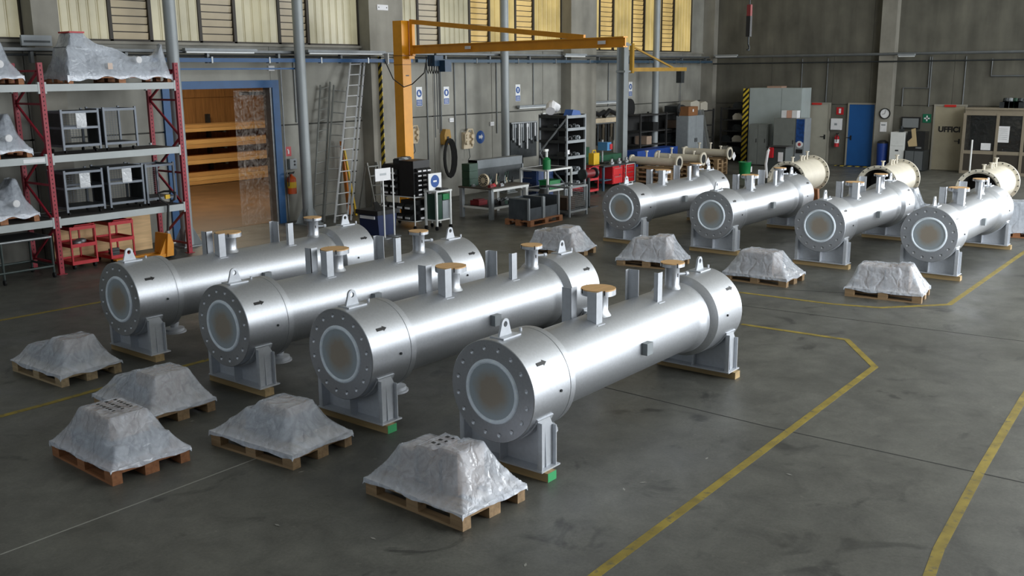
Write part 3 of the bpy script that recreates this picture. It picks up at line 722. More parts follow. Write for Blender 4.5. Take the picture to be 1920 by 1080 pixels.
# below the rack
tag(MB().bar((9.55, 19.30, .47), (11.72, 19.30, .47), .02, .92).build('plywood_sheet', ply), 'pale plywood sheet standing behind the red trolleys', 'plywood')
def red_trolley(label, x, y):
    t = thing('tool_trolley', label, 'trolley', (x, y, 0), 0, 'red tool trolleys under the racking')
    w, d = .50, .62
    for a in (0, w):
        for b in (0, d): MB().bar((a, b, .10), (a, b, .80), .03, .03).build('leg', red, t)
    for k, z in enumerate((.12, .46, .80)):
        s = MB().box(-.015, w+.015, -.015, d+.015, z-.01, z+.005).box(-.015, w+.015, -.02, -.012, z-.03, z+.04).box(-.015, w+.015, d+.012, d+.02, z-.03, z+.04).box(-.02, -.012, -.015, d+.015, z-.03, z+.04).box(w+.012, w+.02, -.015, d+.015, z-.03, z+.04).build('tray', red, t)
        if k == 2: MB().box(0, w, 0, d, z+.006, z+.012).build('mat', black, s)
    MB().path([(w*.1, -.02, .84), (w*.1, -.09, .87), (w*.9, -.09, .87), (w*.9, -.02, .84)], .012).build('handle', red, t)
    for a in (.04, w-.04):
        for b in (.04, d-.04): MB().tube((a-.02, b, .05), (a+.02, b, .05), .05, 12).build('caster', rubber, t)
    return t
red_trolley('left red tool trolley under the racking, half behind the red upright', 9.46, 18.42)
red_trolley('right red tool trolley in front of the plywood sheet', 10.27, 18.42)
for i, (x, y, z) in enumerate(((9.68, 18.62, .47), (9.85, 18.78, .47))):
    tag(MB().lathe([(.0, .0001), (.0, .10), (.05, .10), (.07, .05), (.07, .0001)], 'z', (0, 0, 0), 14).build('flange_part', steel, None, True, (x, y, z)), ['small steel flange in front on the left red trolley shelf', 'small steel flange at the back on the left red trolley shelf'][i], 'flange')
for i in range(7):
    a, b = .12+.055*(i % 3), .08+.14*(i % 3)
    tag(MB().bar((-.08, 0, 0), (.08, .03*random.uniform(-1, 1), .0), .05, .05).build('steel_offcut', darkm, None, False, (10.27+a, 18.42+b, .155+.058*(i//3))), 'dark steel offcut in the bottom tray of the right red trolley', 'offcut', 'steel offcuts in the red trolley')
t = thing('frame_table', 'dark tube frame table on casters at the left edge', 'table', (7.95, 18.02, 0))
tg = M('dark_tube', (66, 76, 74), .5, .4, .15, 6)
for a in (-.9, .0, .92):
    for b in (0, .85):
        MB().tube((a, b, .1), (a, b, .76), .022, 10).build('leg', tg, t); MB().tube((a-.018, b, .05), (a+.018, b, .05), .05, 12).build('caster', rubber, t)
for z, mt in ((.77, steel), (.22, tg)):
    for a, b in (((-.9, 0), (.92, 0)), ((-.9, .85), (.92, .85)), ((-.9, 0), (-.9, .85)), ((.92, 0), (.92, .85))): MB().tube((*a, z), (*b, z), .024, 10).build('rail', mt, t)
MB().box(-.9, .92, 0, .85, .775, .785).build('top_sheet', darkm, t)
# hand pallet truck
t = thing('pallet_truck', 'yellow hand pallet truck with black handle parked below the racking', 'pallet truck', (11.36, 17.88, 0))
pty = M('truck_yellow', (214, 140, 24), .45, 0, .1, 6)
for yy in (.05, .32):
    MB().prism([(-.10, .0), (-1.05, .0), (-1.12, .02), (-1.12, .05), (-.10, .07)], 'y', yy, yy+.13).build('fork', pty, t).location.z = .05
MB().prism([(-.18, .06), (-.02, .06), (.0, .30), (-.06, .52), (-.12, .52)], 'y', .02, .48).build('body', pty, t)
MB().prism([(-.30, .10), (-.16, .10), (-.06, .45), (-.10, .5)], 'y', .08, .14).build('body_rib', pty, t)
MB().tube((.03, .25, .12), (.03, .25, .55), .045, 14).build('pump', steel, t, True)
for yy in (.14, .30): MB().tube((.03, yy, .10), (.03, yy+.06, .10), .10, 20).build('wheel', rubber, t, True)
MB().path([(-.1, .25, .3), (.1, .1, .3)], .016).build('pedal_bar', white, t)
h = MB().path([(.03, .25, .5), (.05, .22, .9), (.06, .20, 1.12)], .028, 10).build('handle_tube', black, t, True)
MB().path([(.06, .20, 1.10), (.16, .12, 1.20), (.18, .10, 1.34), (.10, .18, 1.37), (.02, .24, 1.37), (-.07, .31, 1.34), (-.05, .29, 1.20), (.06, .20, 1.10)], .022, 8).build('grip_loop', black, h, True)
MB().box(.0, .1, .17, .22, 1.22, 1.30).build('sticker', yel2, h)

# ------------------------------------------------------------------ doorway, timber store
dfr = tag(MB().box(DX0-.24, DX0, YA-.06, YA+.3, 0, DZ+.18).box(DX1, DX1+.2, YA-.06, YA+.3, 0, DZ+.18).box(DX0, DX1, YA-.06, YA+.3, DZ, DZ+.18).build('trim_1', blue), None, None, None, 'structure')
MB().box(DX1-.05, DX1, YA-.02, YA+.25, 0, DZ).build('guide_rail', steel, dfr)
MB().tube((DX1+.3, YA-.04, 0), (DX1+.3, YA-.04, DZ+.5), .016, 8).build('conduit', steel, dfr)
xs0 = py(446, 300, YA+.15).x
cur_m = film_mat('pvc_strip', (190, 180, 170), .07, .15)
cur = thing('strip_curtain', 'clear plastic strip curtain hanging in the right half of the doorway', 'curtain', (xs0, YA+.15, 0))
nst = 5; wst = (DX1-.06-xs0)/nst
for i in range(nst): MB().box(i*wst, i*wst+wst*1.08, (i % 2)*.012, (i % 2)*.012+.003, .06, DZ-.05).build('strip', cur_m, cur)
tag(MB().box(py(455, 175, YA+.6).x, py(512, 175, YA+.6).x, YA+.35, YA+.75, py(480, 178, YA+.6).z, py(480, 176, YA+.6).z+.06).build('door_drive', darkm), 'dark folded drive arm under the top of the doorway', 'door drive')
stk = thing('cantilever_rack', 'dark timber support rack in the store behind the doorway', 'rack', (21, 29.7, 0))
zs = [(py(431, a, 29.5).z, py(431, b, 29.5).z) for a, b in ((243, 230), (273, 258), (302, 287), (340, 318))]
for xx in (-3.2, 0, 3.2):
    MB().box(xx-.06, xx+.06, .55, .7, 0, zs[0][1]+.3).build('upright', darkm, stk)
    for z0, z1 in zs: MB().box(xx-.04, xx+.04, -.35, .55, z0-.07 if z0 > .2 else 0.004, z0-.002 if z0 > .2 else .02).build('arm', darkm, stk)
tb1 = wood_mat('store_timber', (220, 176, 112), .25, 0); tb2 = wood_mat('store_timber_b', (202, 156, 96), .25, 0)
nm = ['top', 'second', 'third', 'lowest']
for k, (z0, z1) in enumerate(zs):
    z0 = max(z0, .022); nl = 2 if k < 3 else 3; hh = (z1-z0)/nl
    for l in range(nl):
        for j in range(3):
            L0 = random.uniform(-.15, .15)
            tag(MB().box(-4.2+L0, 2.55+L0, j*.29-.35, j*.29-.35+.27, 0, hh-.006).build('timber_board', (tb1, tb2)[(k+l+j) % 2], None, False, (21, 29.7, z0+l*hh+.001)), '%s board of layer %s on the %s timber stack behind the doorway' % (('front', 'middle', 'back')[j], ('one', 'two', 'three')[l], nm[k]), 'timber', 'timber boards on the %s stack' % nm[k])
# ------------------------------------------------------------------ columns, rails, cranes
colm = M('column_grey', (150, 156, 158), .45, .1, .06, 3)
for i, (x, lb) in enumerate(((None, 'round grey column behind the right end of the racking'), (16.11, 'round grey column right of the blue doorway'), (24.1, 'round grey column behind the work benches'), (33.25, 'round grey column farthest right, before the dark shelves'))):
    t = thing('round_column', lb, 'column', (x or pz(353, 460).x, 19.3 if x else pz(353, 460).y, 0), 0, 'round grey columns')
    MB().tube((0, 0, 0), (0, 0, 9.98), .13, 24).build('shaft', colm, t, True)
    MB().box(-.26, .26, -.26, .26, 0, .02).build('base_plate', colm, t)
    for a in range(4):
        c, s = math.cos(a*PI/2+PI/4), math.sin(a*PI/2+PI/4)
        MB().add([(c*.12, s*.12, .02), (c*.32, s*.32, .02), (c*.12, s*.12, .42), (c*.12-s*.02, s*.12+c*.02, .02), (c*.32-s*.02, s*.32+c*.02, .02), (c*.12-s*.02, s*.12+c*.02, .42)], [(0, 1, 2), (5, 4, 3), (0, 3, 4, 1), (1, 4, 5, 2), (2, 5, 3, 0)]).build('gusset', colm, t)
pipe_m = M('pipe_grey', (112, 116, 118), .5, .4, .12, 4)
YP = YA-.50
def pipe(name, label, pts, r, mat, cat='pipe', group='pipes and conduits along the walls'):
    b = Vector(pts[0]); return tag(MB().path([Vector(p)-b for p in pts], r, 8).build(name, mat, None, True, b), label, cat, group)
t = thing('cable_tray', 'grey cable tray running along the back wall below the windows', 'cable tray', (9.0, YP, 4.18))
MB().box(0, 28.9, -.03, .10, 0, .012).box(0, 28.9, -.03, -.02, 0, .07).box(0, 28.9, .09, .10, 0, .07).build('tray', pipe_m, t)
for k in range(15): MB().box(.6+k*2, .66+k*2, -.02, .08, -.22, 0).build('hanger', pipe_m, t)
t = thing('busbar', 'blue busbar rail running along the back wall above the doorway', 'rail', (11.5, YP-.12, 3.98))
MB().box(0, 8.6, -.05, .05, 0, .09).build('rail', blue, t)
MB().box(0, 4.6, .0, .03, -.17, -.13).build('lower_rail', blue, t)
for k in range(5): MB().box(.5+k*1.6, .54+k*1.6, -.06, .06, -.02, .12).build('clamp', steel, t)
t = thing('busbar', 'dark blue busbar rail right of the yellow crane post', 'rail', (20.3, YP-.12, 3.98))
MB().box(0, 17.6, -.05, .05, 0, .09).build('rail', M('busbar_dark', (58, 80, 98), .5, .1, .1, 4), t)
for k in range(9): MB().box(.5+k*2, .54+k*2, -.06, .06, -.02, .12).build('clamp', pipe_m, t)
pipe('wall_pipe', 'thin dark pipe along the back wall between tray and busbar', [(9, YP+.1, 4.12), (38.2, YP+.1, 4.12)], .025, darkm)
pipe('wall_pipe', 'thick grey pipe along the upper right wall', [(XB-.45, 19.4, 4.22), (XB-.45, -2, 4.22)], .05, pipe_m)
pipe('wall_pipe', 'thin pipe below the thick grey pipe on the right wall', [(XB-.45, 19.4, 3.95), (XB-.45, -2, 3.95)], .028, darkm)
for k, (x, y1) in enumerate(((800, 330), (826, 250), (852, 300), (873, 246), (931, 250), (1000, 196), (1104, 215), (1141, 200), (552, 230))):
    a = py(x, 150, YA-.03); z1 = py(x, y1, YA-.03).z
    pipe('conduit', ['conduit running down left of the first blue sign', 'conduit between the first two blue signs', 'conduit right of the second blue sign', 'conduit ending at the beige manifold', 'conduit beside the round column', 'conduit above the long wall lamp', 'conduit right of the third pilaster', 'conduit left of the farthest blue sign', 'conduit beside the round column near the fire sign'][k], [(a.x, YA-.03, 4.0), (a.x, YA-.03, z1)], .017, pipe_m)
for k, (x, y0, y1) in enumerate(((1505, 110, 192), (1553, 110, 192), (1748, 110, 200), (1812, 110, 210))):
    a = px(x, y0, XB-.03); b = px(x, y1, XB-.03)
    pipe('conduit', ['conduit left of the beige door', 'conduit between the beige and blue doors', 'conduit left of the office door', 'conduit right of the office door'][k], [(XB-.03, a.y, 4.1), (XB-.03, a.y, b.z)], .022, pipe_m)
a = px(1740, 165, XB-.04); b = px(1693, 172, XB-.04)
pipe('conduit', 'bent conduit dropping to the screen on the right wall', [(XB-.04, a.y, 4.1), (XB-.04, a.y, a.z), (XB-.04, b.y, a.z), (XB-.04, b.y, 2.3)], .022, pipe_m)
a = px(1860, 125, XB-.04); b = px(1925, 142, XB-.04)
pipe('conduit', 'looped conduit at the upper right edge', [(XB-.04, a.y, 4.0), (XB-.04, a.y, b.z), (XB-.04, b.y-2, b.z)], .03, pipe_m)
lampw = M('lamp_white', (235, 238, 238), .4, 0, 0, 3, emit=((235, 242, 245), .06))
def batten(label, a, b, along='x'):
    t = thing('strip_lamp', label, 'lamp', a, 0, 'strip lamps on the walls'); d = Vector(b)-Vector(a)
    MB().bar((0, 0, 0), d, .12, .06).build('housing', greyp, t)
    w_ = Vector((0, YA-a[1]-.01 if a[1] > YA-.3 else .118, 0)) if abs(d.x) > abs(d.y) else Vector((.22, 0, 0))
    for q in (.15, .85): MB().bar(d*q, d*q+w_, .03, .03).build('bracket', pipe_m, t)
    MB().tube(Vector((0, 0, -.055))+d*.03, Vector((0, 0, -.055))+d*.97, .02, 10).build('tube', lampw, t, True)
for k, (x0, x1, y, lb) in enumerate(((345, 480, 101, 'long strip lamp above the blue doorway'), (575, 720, 97, 'long strip lamp left of the yellow crane'), (1058, 1098, 101, 'short strip lamp under the third pilaster'))):
    a = py(x0, y, YP-.15); b = py(x1, y, YP-.15); batten(lb, (a.x, a.y, 4.25), (b.x, b.y, 4.25))
a = px(1308, 105, XB-.7); b = px(1357, 105, XB-.7); batten('strip lamp in the far corner of the hall', (XB-.7, min(a.y, 19.2), a.z), (XB-.7, min(b.y, 18.2), a.z))
a = px(1684, 103, XB-.7); b = px(1716, 103, XB-.7); batten('strip lamp on the pilaster of the right wall', (XB-.7, a.y, a.z), (XB-.7, b.y, a.z))
a = py(972, 200, YA-.15); b = py(1030, 199, YA-.15); batten('pale strip lamp on the wall above the hanging tools', (a.x, a.y, a.z), (b.x, b.y, a.z))
a = py(1112, 192, YA-.15); b = py(1160, 192, YA-.15); batten('pale strip lamp behind the tall tool racks', (a.x, a.y, a.z), (b.x, b.y, a.z))
# yellow jib crane
CX, CY = (py(741, 200, 18.3).x+py(773, 200, 18.3).x)/2, 18.3
t = thing('jib_crane', 'tall yellow jib crane with long arm', 'crane', (CX, CY, 0))
MB().box(-.155, .155, -.155, .155, 0, 5.0).build('post', yellow, t)
MB().box(-.16, .16, -.16, .16, 4.12, 4.15).box(-.16, .16, -.16, .16, 3.9, 3.92).build('collar', M('crane_seam', (160, 104, 16), .5), t)
MB().box(-.32, .32, -.32, .32, 0, .03).build('base_plate', yellow, t)
MB().box(-.05, .07, -.158, -.155, 3.62, 3.65).build('type_plate', darkm, t)
TIP = Vector((17.62-CX, 10.95-CY, 4.28)); ROOT = Vector((.12, -.26, 4.28)); D = TIP-ROOT
aa = MB().bar(ROOT, TIP, .03, .20).bar(ROOT+Vector((0, 0, .095)), TIP+Vector((0, 0, .095)), .13, .025).bar(ROOT-Vector((0, 0, .095)), TIP-Vector((0, 0, .095)), .13, .025).build('arm', yellow, t)
for f in (.3, .9): MB().bar(ROOT+D*f+Vector((-.067, 0, 0)), ROOT+D*(f+.03)+Vector((-.067, 0, 0)), .004, .07).build('plate', paper, aa)
MB().bar(ROOT+Vector((0, .06, .70)), ROOT+D*.84+Vector((0, 0, .12)), .06, .11).build('tie_bar', yellow, t)
MB().bar(ROOT+Vector((0, .0, -.15)), ROOT+Vector((0, 0, .72)), .10, .10).build('hinge_post', yellow, t)
MB().box(-.05, .15, -.30, -.15, 4.05, 4.12).build('hinge_bracket', yellow, t)
hoist_m = M('hoist_blue', (28, 58, 82), .5, 0, .2, 8)
hp = ROOT+D*.13
h = MB().box(hp.x-.16, hp.x+.16, hp.y-.12, hp.y+.12, 3.86, 4.12).box(hp.x+.02, hp.x+.26, hp.y-.3, hp.y-.1, 3.72, 4.0).build('hoist', hoist_m, t)
MB().tube((hp.x, hp.y, 4.1), (hp.x, hp.y, 4.2), .03, 8).build('trolley', darkm, h)
for dx, z1 in ((-.12, 2.1), (-.02, 2.3), (.05, 2.2)): MB().tube((hp.x+dx, hp.y-.05, z1), (hp.x+dx, hp.y-.05, 3.9), .012, 6).build('chain', darkm, h)
for k in range(5):
    x0 = hp.x-.34+k*.09; MB().path([(x0, hp.y-.02*k, 4.1), (x0+.02, hp.y, 3.78), (x0+.06, hp.y, 3.68), (x0+.10, hp.y, 3.8), (x0+.12, hp.y, 4.1)], .012, 6).build('cable_loop', rubber, h)
MB().path([(hp.x-.3, hp.y, 4.08), (hp.x-.42, hp.y, 3.7), (-.02, -.35, 3.42), (-.3, -.32, 3.35), (-.55, -.2, 3.55), (-.62, 0, 4.0)], .014, 6).build('supply_cable', rubber, t)
c = py(68, 78, YA-.45); t = thing('pilaster_box', 'pale box fixed at the foot of the window on the leftmost pilaster', 'box', (c.x, YA-.421, c.z)); MB().box(-.3, .3, -.06, 0, -.08, .12).build('box', greyp, t); MB().box(-.26, .26, -.065, -.06, -.02, .02).build('groove', darkm, t)
c = py(718, 14, YA-.45); t = thing('pilaster_plate', 'white plate with two screws on the second pilaster', 'plate', (c.x, YA-.421, c.z)); MB().box(-.2, .2, -.02, 0, -.07, .07).build('plate', paper, t); MB().box(-.16, -.13, -.024, -.02, -.015, .015).box(.13, .16, -.024, -.02, -.015, .015).build('screws', darkm, t)
# second jib crane
t = thing('jib_crane', 'grey post crane with short yellow jib, farther right', 'crane', (29.6, 18.5, 0))
MB().box(-.14, .14, -.15, -.13, 0, 4.65).box(-.14, .14, .13, .15, 0, 4.65).box(-.01, .01, -.13, .13, 0, 4.65).build('post', colm, t)
MB().box(-.2, .2, -.2, .2, 0, .03).build('base_plate', colm, t)
MB().box(-.16, .25, -.2, .17, 3.65, 3.71).box(-.16, .25, -.2, .17, 4.55, 4.61).build('bracket', colm, t)
jy = M('jib_yellow', (172, 132, 44), .5, 0, .15, 4)
MB().box(.22, .34, -.26, -.14, 3.62, 4.62).build('hinge_post', jy, t)
MB().bar((.28, -.2, 3.74), (3.4, -.6, 3.74), .08, .13).build('arm', jy, t)
MB().bar((.28, -.2, 4.52), (2.6, -.5, 3.80), .05, .06).build('tie_bar', jy, t)
MB().box(2.95, 3.2, -.66, -.46, 3.25, 3.67).build('hoist', darkm, t)
for dx in (.05, .14): MB().tube((2.98+dx, -.56, 2.2), (2.98+dx, -.56, 3.3), .012, 6).build('chain', darkm, t)
MB().path([(3.0, -.56, 2.5), (2.9, -.56, 2.25), (3.0, -.56, 2.05), (3.12, -.56, 2.25), (3.06, -.56, 2.5)], .02, 6).build('pendant_loop', rubber, t)
# hanging hook of the overhead crane
hk = px(1405, 30, 26)
t = thing('crane_hook', 'dark hook block with red stripe hanging from above', 'hook', hk)
MB().tube((0, 0, .3), (0, 0, 9.95-hk.z), .02, 6).build('rope', darkm, t); MB().box(-.06, .06, -.06, .06, -.55, .0).build('block', black, t)
MB().box(-.055, .055, -.055, .055, .0, .3).build('stripe', M('stripe_dark_red', (120, 40, 40), .6), t); MB().path([(0, 0, -.55), (0, 0, -.75), (.07, 0, -.82), (.05, 0, -.92), (-.05, 0, -.9)], .025, 8).build('hook', darkm, t)
tag(MB().bar((0, 0, 0), (0, 0, py(718, 105, 19.5).z-.06), .17, .02).build('corner_guard', hazard, None, False, (py(718, 250, 19.5).x, 19.54, .05)), 'yellow and black striped guard on the pilaster left of the crane', 'guard')
tag(MB().bar((0, 0, 0), (0, 0, .28), .15, .03).build('guard_cap', white, None, False, (py(718, 105, 19.4).x+.03, 19.30, py(718, 112, 19.5).z-.12)), 'white sleeve at the top of the striped guard', 'sleeve')

# ------------------------------------------------------------------ wall signs and devices on the back wall
symw = M('sign_white', (232, 234, 236), .6)
def mand_sign(label, p, s=1.0, kind=0):
    c = py(p[0], p[1], YA-.03)
    t = thing('safety_sign', label, 'sign', (c.x, YA-.006, c.z), 0, 'blue safety signs on the back wall')
    MB().box(-.125*s, .125*s, -.004, .004, -.27*s, .27*s).build('plate', symw, t)
    MB().disc((0, -.006, .09*s), .108*s, 'y', 28).build('blue_disc', signblue, t)
    sh = [[(-.05, -.05), (.03, -.05), (.06, -.02), (.02, .0), (.0, .06), (-.04, .05)], [(-.03, -.06), (.03, -.06), (.045, .03), (.0, .065), (-.04, .03)], [(-.02, -.06), (.02, -.06), (.02, .0), (.04, .04), (.0, .065), (-.04, .04), (-.02, 0)]][kind]
    MB().add([(a*s, -.0075, .09*s+b*s) for a, b in sh], [tuple(range(len(sh)))]).build('pictogram', symw, t)
    MB().box(-.115*s, .115*s, -.007, -.0041, -.26*s, -.09*s).build('text_panel', signblue, t)
    for k in range(3): MB().box(-.09*s, .09*s, -.009, -.0071, (-.14-.045*k)*s, (-.125-.045*k)*s).build('text_line', symw, t)
mand_sign('first blue safety sign right of the yellow crane post', (787, 181), 1.0, 0)
mand_sign('second blue safety sign, right of the first', (838, 179), .95, 1)
mand_sign('blue safety sign above the hanging tools', (972, 174), .98, 2)
mand_sign('blue safety sign farthest right, beyond the third pilaster', (1183, 167), .98, 1)
c = py(901, 257, YA-.01); t = thing('round_sign', 'round blue sign beside the beige manifold', 'sign', (c.x, YA-.006, c.z))
MB().tube((0, .004, 0), (0, -.004, 0), .20, 28).build('disc', signblue, t); MB().add([(-.08, -.006, -.04), (.04, -.006, -.04), (.04, -.006, -.09), (.11, -.006, .01), (.04, -.006, .1), (.04, -.006, .05), (-.08, -.006, .05)], [tuple(range(7))]).build('pictogram', symw, t)
c = py(541, 284, YA-.01); t = thing('fire_sign', 'red fire extinguisher sign on the wall left of the round column', 'sign', (c.x, YA-.006, c.z))
MB().box(-.085, .085, -.004, .004, -.12, .12).build('plate', red, t); MB().box(-.02, .02, -.0055, -.004, -.06, .03).box(-.035, .0, -.0055, -.004, .03, .06).build('pictogram', symw, t)
c = py(546, 307, YA-.01); t = thing('socket_box', 'grey socket box above the orange fire extinguisher', 'socket box', (c.x, YA-.05, c.z))
MB().box(-.11, .11, -.05, .045, -.13, .13).build('box', greyp, t)
for z in (.06, -.02): MB().tube((.04, -.05, z), (.04, -.062, z), .028, 12).build('socket', black, t)
def extinguisher(label, loc, r, h, m, wall='y'):
    t = thing('fire_extinguisher', label, 'extinguisher', loc)
    MB().lathe([(0, .0001), (0, r), (h*.78, r), (h*.88, r*.6), (h*.92, r*.3), (h, r*.3), (h, .0001)], 'z', (0, 0, 0), 20).build('cylinder', m, t, True)
    MB().path([(0, 0, h), (r*.4, -r*.6, h+.05), (-r*.9, -r*.5, h+.02), (-r*1.1, -r*.4, h*.4)], .014, 8).build('hose', black, t, True)
    MB().box(-r*.7, r*.5, -r*.4, r*.2, h, h+.04).build('valve', black, t)
    MB().lathe([(h*.3, r+.002), (h*.6, r+.002)], 'z', (0, 0, 0), 20).build('label', yel2 if m != red else paper, t, True)
c = py(548, 363, YA-.16); extinguisher('orange fire extinguisher hanging beside the blue door frame', (c.x, YA-.16, c.z), .115, .5, M('extinguisher_orange', (206, 84, 28), .4))
# beige manifolds, hose hanger
beige = M('beige_enamel', (206, 190, 162), .5, 0, .1, 8)
def manifold(label, p, k=1.0):
    c = py(p[0], p[1], YA-.12); t = thing('gas_manifold', label, 'manifold', (c.x, YA-.12, c.z))
    MB().box(-.20*k, .20*k, .02, .11, -.26*k, .22*k).build('back_box', beige, t)
    for a in (-.11, .11):
        for z in (-.08, .10): MB().tube((a*k, .02, z*k), (a*k, -.07, z*k), .06*k, 14).build('gauge', beige, t)
    MB().path([(-.16*k, 0, -.1*k), (-.19*k, -.03, .15*k), (-.08*k, -.05, .30*k), (.1*k, -.05, .30*k), (.19*k, -.03, .12*k), (.16*k, 0, -.2*k)], .03*k, 8).build('hose', beige, t, True)
    MB().path([(0, 0, -.26*k), (.02, -.02, -.5*k), (-.08, -.02, -.6*k)], .012, 6).build('outlet_pipe', darkm, t)
manifold('beige gas manifold on the wall between hose hanger and round blue sign', (879, 262), 1.05)
manifold('beige gas manifold mostly hidden behind the yellow crane post', (776, 254), .9)
c = py(838, 257, YA-.15); t = thing('hose_hanger', 'yellow wall hanger with thick black hose loops', 'hose', (c.x, YA-.15, c.z))
MB().prism([(-.13, -.22), (.10, -.22), (.15, .0), (.10, .22), (-.08, .24), (-.15, .05)], 'y', -.04, .14).build('bracket', M('hanger_yellow', (178, 138, 62), .5, 0, .15, 6), t)
MB().box(-.05, .05, -.045, -.04, -.08, .02).build('slot', black, t)
for k in range(4):
    w = .16+.04*k; MB().path([(w*math.sin(a)*1.0, -.06-.02*k, -.62+(.48+.03*k)*math.cos(a)) for a in [2*PI*j/16 for j in range(17)]], .030, 8).build('hose_loop', rubber, t, True)
# small placards
for p, lb in (((922, 232), 'small white notice left of the round column'), ((846, 225), 'small white junction box under the second blue sign'), ((508, 128), 'small white junction box above the doorway')):
    c = py(p[0], p[1], YA-.02); t = thing('wall_box', lb, 'wall box', (c.x, YA-.025, c.z))
    MB().box(-.09, .09, -.02, .02, -.06, .06).build('box', paper, t); MB().box(-.07, .07, -.024, -.02, -.01, .0).build('seam', greyp, t)
# ------------------------------------------------------------------ ladders
def ladder(label, b0, b1, t0, t1, yf, yt, n, r=.02, m=alu, dbl=False):
    A0, A1 = pz(*b0, 0) if yf is None else py(*b0, yf), py(*b1, yf); B0, B1 = py(*t0, yt), py(*t1, yt)
    z0 = 0.0
    def ext(a, b): k = (0.0-a.z)/(b.z-a.z); return a+(b-a)*k
    A0 = ext(A0, B0); A1 = ext(A1, B1); o = A0.copy()
    t = thing('ladder', label, 'ladder', o)
    for a, b in ((A0, B0), (A1, B1)):
        MB().bar(a-o, b-o, .028, .07).build('rail', m, t)
    if dbl:
        d = Vector((.09, -.04, 0)); MB().bar(A1-o+d, B1-o+d, .028, .07).build('rail', m, t)
        hl = MB()
        for k in range(n): q = A1+(B1-A1)*((k+.5)/n)-o+Vector((0, -.04, 0)); hl.box(q.x-.016, q.x+.016, q.y-.01, q.y+.004, q.z-.016, q.z+.016); q = q+d; hl.box(q.x-.016, q.x+.016, q.y-.01, q.y+.004, q.z-.016, q.z+.016)
        tag(hl.build('rung_ends', black, t), None, None, None, 'stuff')
    for k in range(n):
        f = (k+.6)/n; MB().tube(A0+(B0-A0)*f-o, A1+(B1-A1)*f-o, .016, 8).build('rung', m, t)
    return t
alud = M('aluminium_dull', (140, 142, 138), .5, .6, .1, 9)
ladder('narrow aluminium ladder leaning on the wall, leftmost of three', (588, 400), (606, 400), (601, 160), (619, 154), 19.35, 19.85, 13, m=alud)
ladder('aluminium ladder leaning on the wall, middle of three', (609, 400), (634, 400), (626, 160), (651, 164), 19.2, 19.8, 12, m=alud)
ladder('tall bright double aluminium ladder leaning on the wall', (629, 402), (652, 405), (657, 113), (677, 112), 18.9, 19.75, 15, dbl=True)
t = thing('step_ladder', 'small aluminium step ladder by the striped guard', 'ladder', pz(688, 400))
for x in (0, .5):
    MB().bar((x*.9+.03, -.35, 0), (x*.7+.07, 0, 1.35), .03, .06).build('rail', alud, t); MB().bar((x*.9+.03, .35, 0), (x*.7+.07, .04, 1.35), .025, .04).build('back_rail', alud, t)
for k in range(5): MB().box(.06, .46, -.33+.065*k, -.22+.065*k, .24+.25*k, .27+.25*k).build('tread', alud, t)
MB().bar((.7, 0, 0), (.62, .2, 1.9), .035, .035).build('pole', yel2, t) if False else None
tag(MB().bar((0, 0, 0), (-.05, .3, 1.75), .05, .05).build('yellow_pole', yel2, None, False, pz(668, 404)), 'yellow pole leaning beside the bright ladder', 'pole')
tag(MB().bar((0, 0, 0), (-.05, .12, 1.95), .10, .05).build('orange_level', orange, None, False, pz(655, 402)), 'orange and yellow board standing behind the bright ladder', 'board')
# ------------------------------------------------------------------ bin, stands
hb = px(690, 402, 15.72).z
t = thing('waste_bin', 'dark blue waste bin with black rim and white stripe', 'bin', (15.72, 16.38, 0))
MB().prism([(0.04, 0), (.56, 0), (.62, hb), (0, hb)], 'y', .02, .64).build('body', M('bin_blue', (30, 44, 82), .5, 0, .1, 5), t)
MB().box(-.05, .67, -.04, .70, hb, hb+.10).build('rim', black, t)
MB().box(-.03, -.002, .1, .58, hb-.10, hb-.03).build('white_stripe', paper, t)
for k in range(6): MB().bar((.1+.07*k, .1+.06*k, hb+.08), (.2+.05*k, .25+.06*k, hb+.22), .12, .03).build('scrap_bag', black, t)
def stand(label, foot, px_top, sign):
    f = pz(*foot); zt = px(foot[0]-4, px_top, f.x).z
    t = thing('sign_stand', label, 'stand', f); MB().lathe([(0, .0001), (0, .16), (.015, .16), (.02, .03), (.02, .0001)], 'z', (0, 0, 0), 20).build('foot', steel, t, True)
    MB().tube((0, 0, .015), (0, 0, zt), .018, 8).build('pole', white, t, True)
    if sign: MB().box(-.26, .22, -.03, -.02, zt-.14, zt+.14).build('board', paper, t); MB().box(-.12, .08, -.034, -.03, zt-.02, zt+.03).build('printed_lines', M('grey_print', (180, 184, 188), .7), t)
stand('white notice board on a pole beside the blue bin', (722, 447), 327, True)
stand('bare white pole stand beside the notice board', (740, 442), 315, False)
# ------------------------------------------------------------------ bin rack trolley
t = thing('bin_trolley', 'white tube trolley full of black storage bins', 'trolley', (16.92, 16.36, 0))
W, Dp = .60, 1.12; zt = px(806, 308, 17.0).z
for a, b in ((0, 0), (W, 0), (0, Dp), (W, Dp)):
    MB().tube((a, b, .1), (a, b, .85 if b == 0 else zt), .015, 8).build('upright', white, t); MB().tube((a-.015, b, .05), (a+.015, b, .05), .05, 10).build('caster', rubber, t)
for z in (.2, .78):
    for a, b in (((0, 0), (W, 0)), ((0, Dp), (W, Dp)), ((0, 0), (0, Dp)), ((W, 0), (W, Dp))): MB().tube((*a, z), (*b, z), .013, 8).build('rail', white, t)
    MB().box(0, W, 0, Dp, z-.005, z+.004).build('shelf', darkm, t)
MB().box(.02, W-.02, .03, .50, .79, zt+.05).build('upper_block', black, t)
MB().box(.06, W-.02, .52, Dp-.03, .79, zt-.06).build('rear_block', black, t)
bin_me = MB().prism([(-.0, 0), (.10, .0), (.10, .09), (.05, .09), (-.0, .05)], 'x', 0, .15).mesh('bin', black)
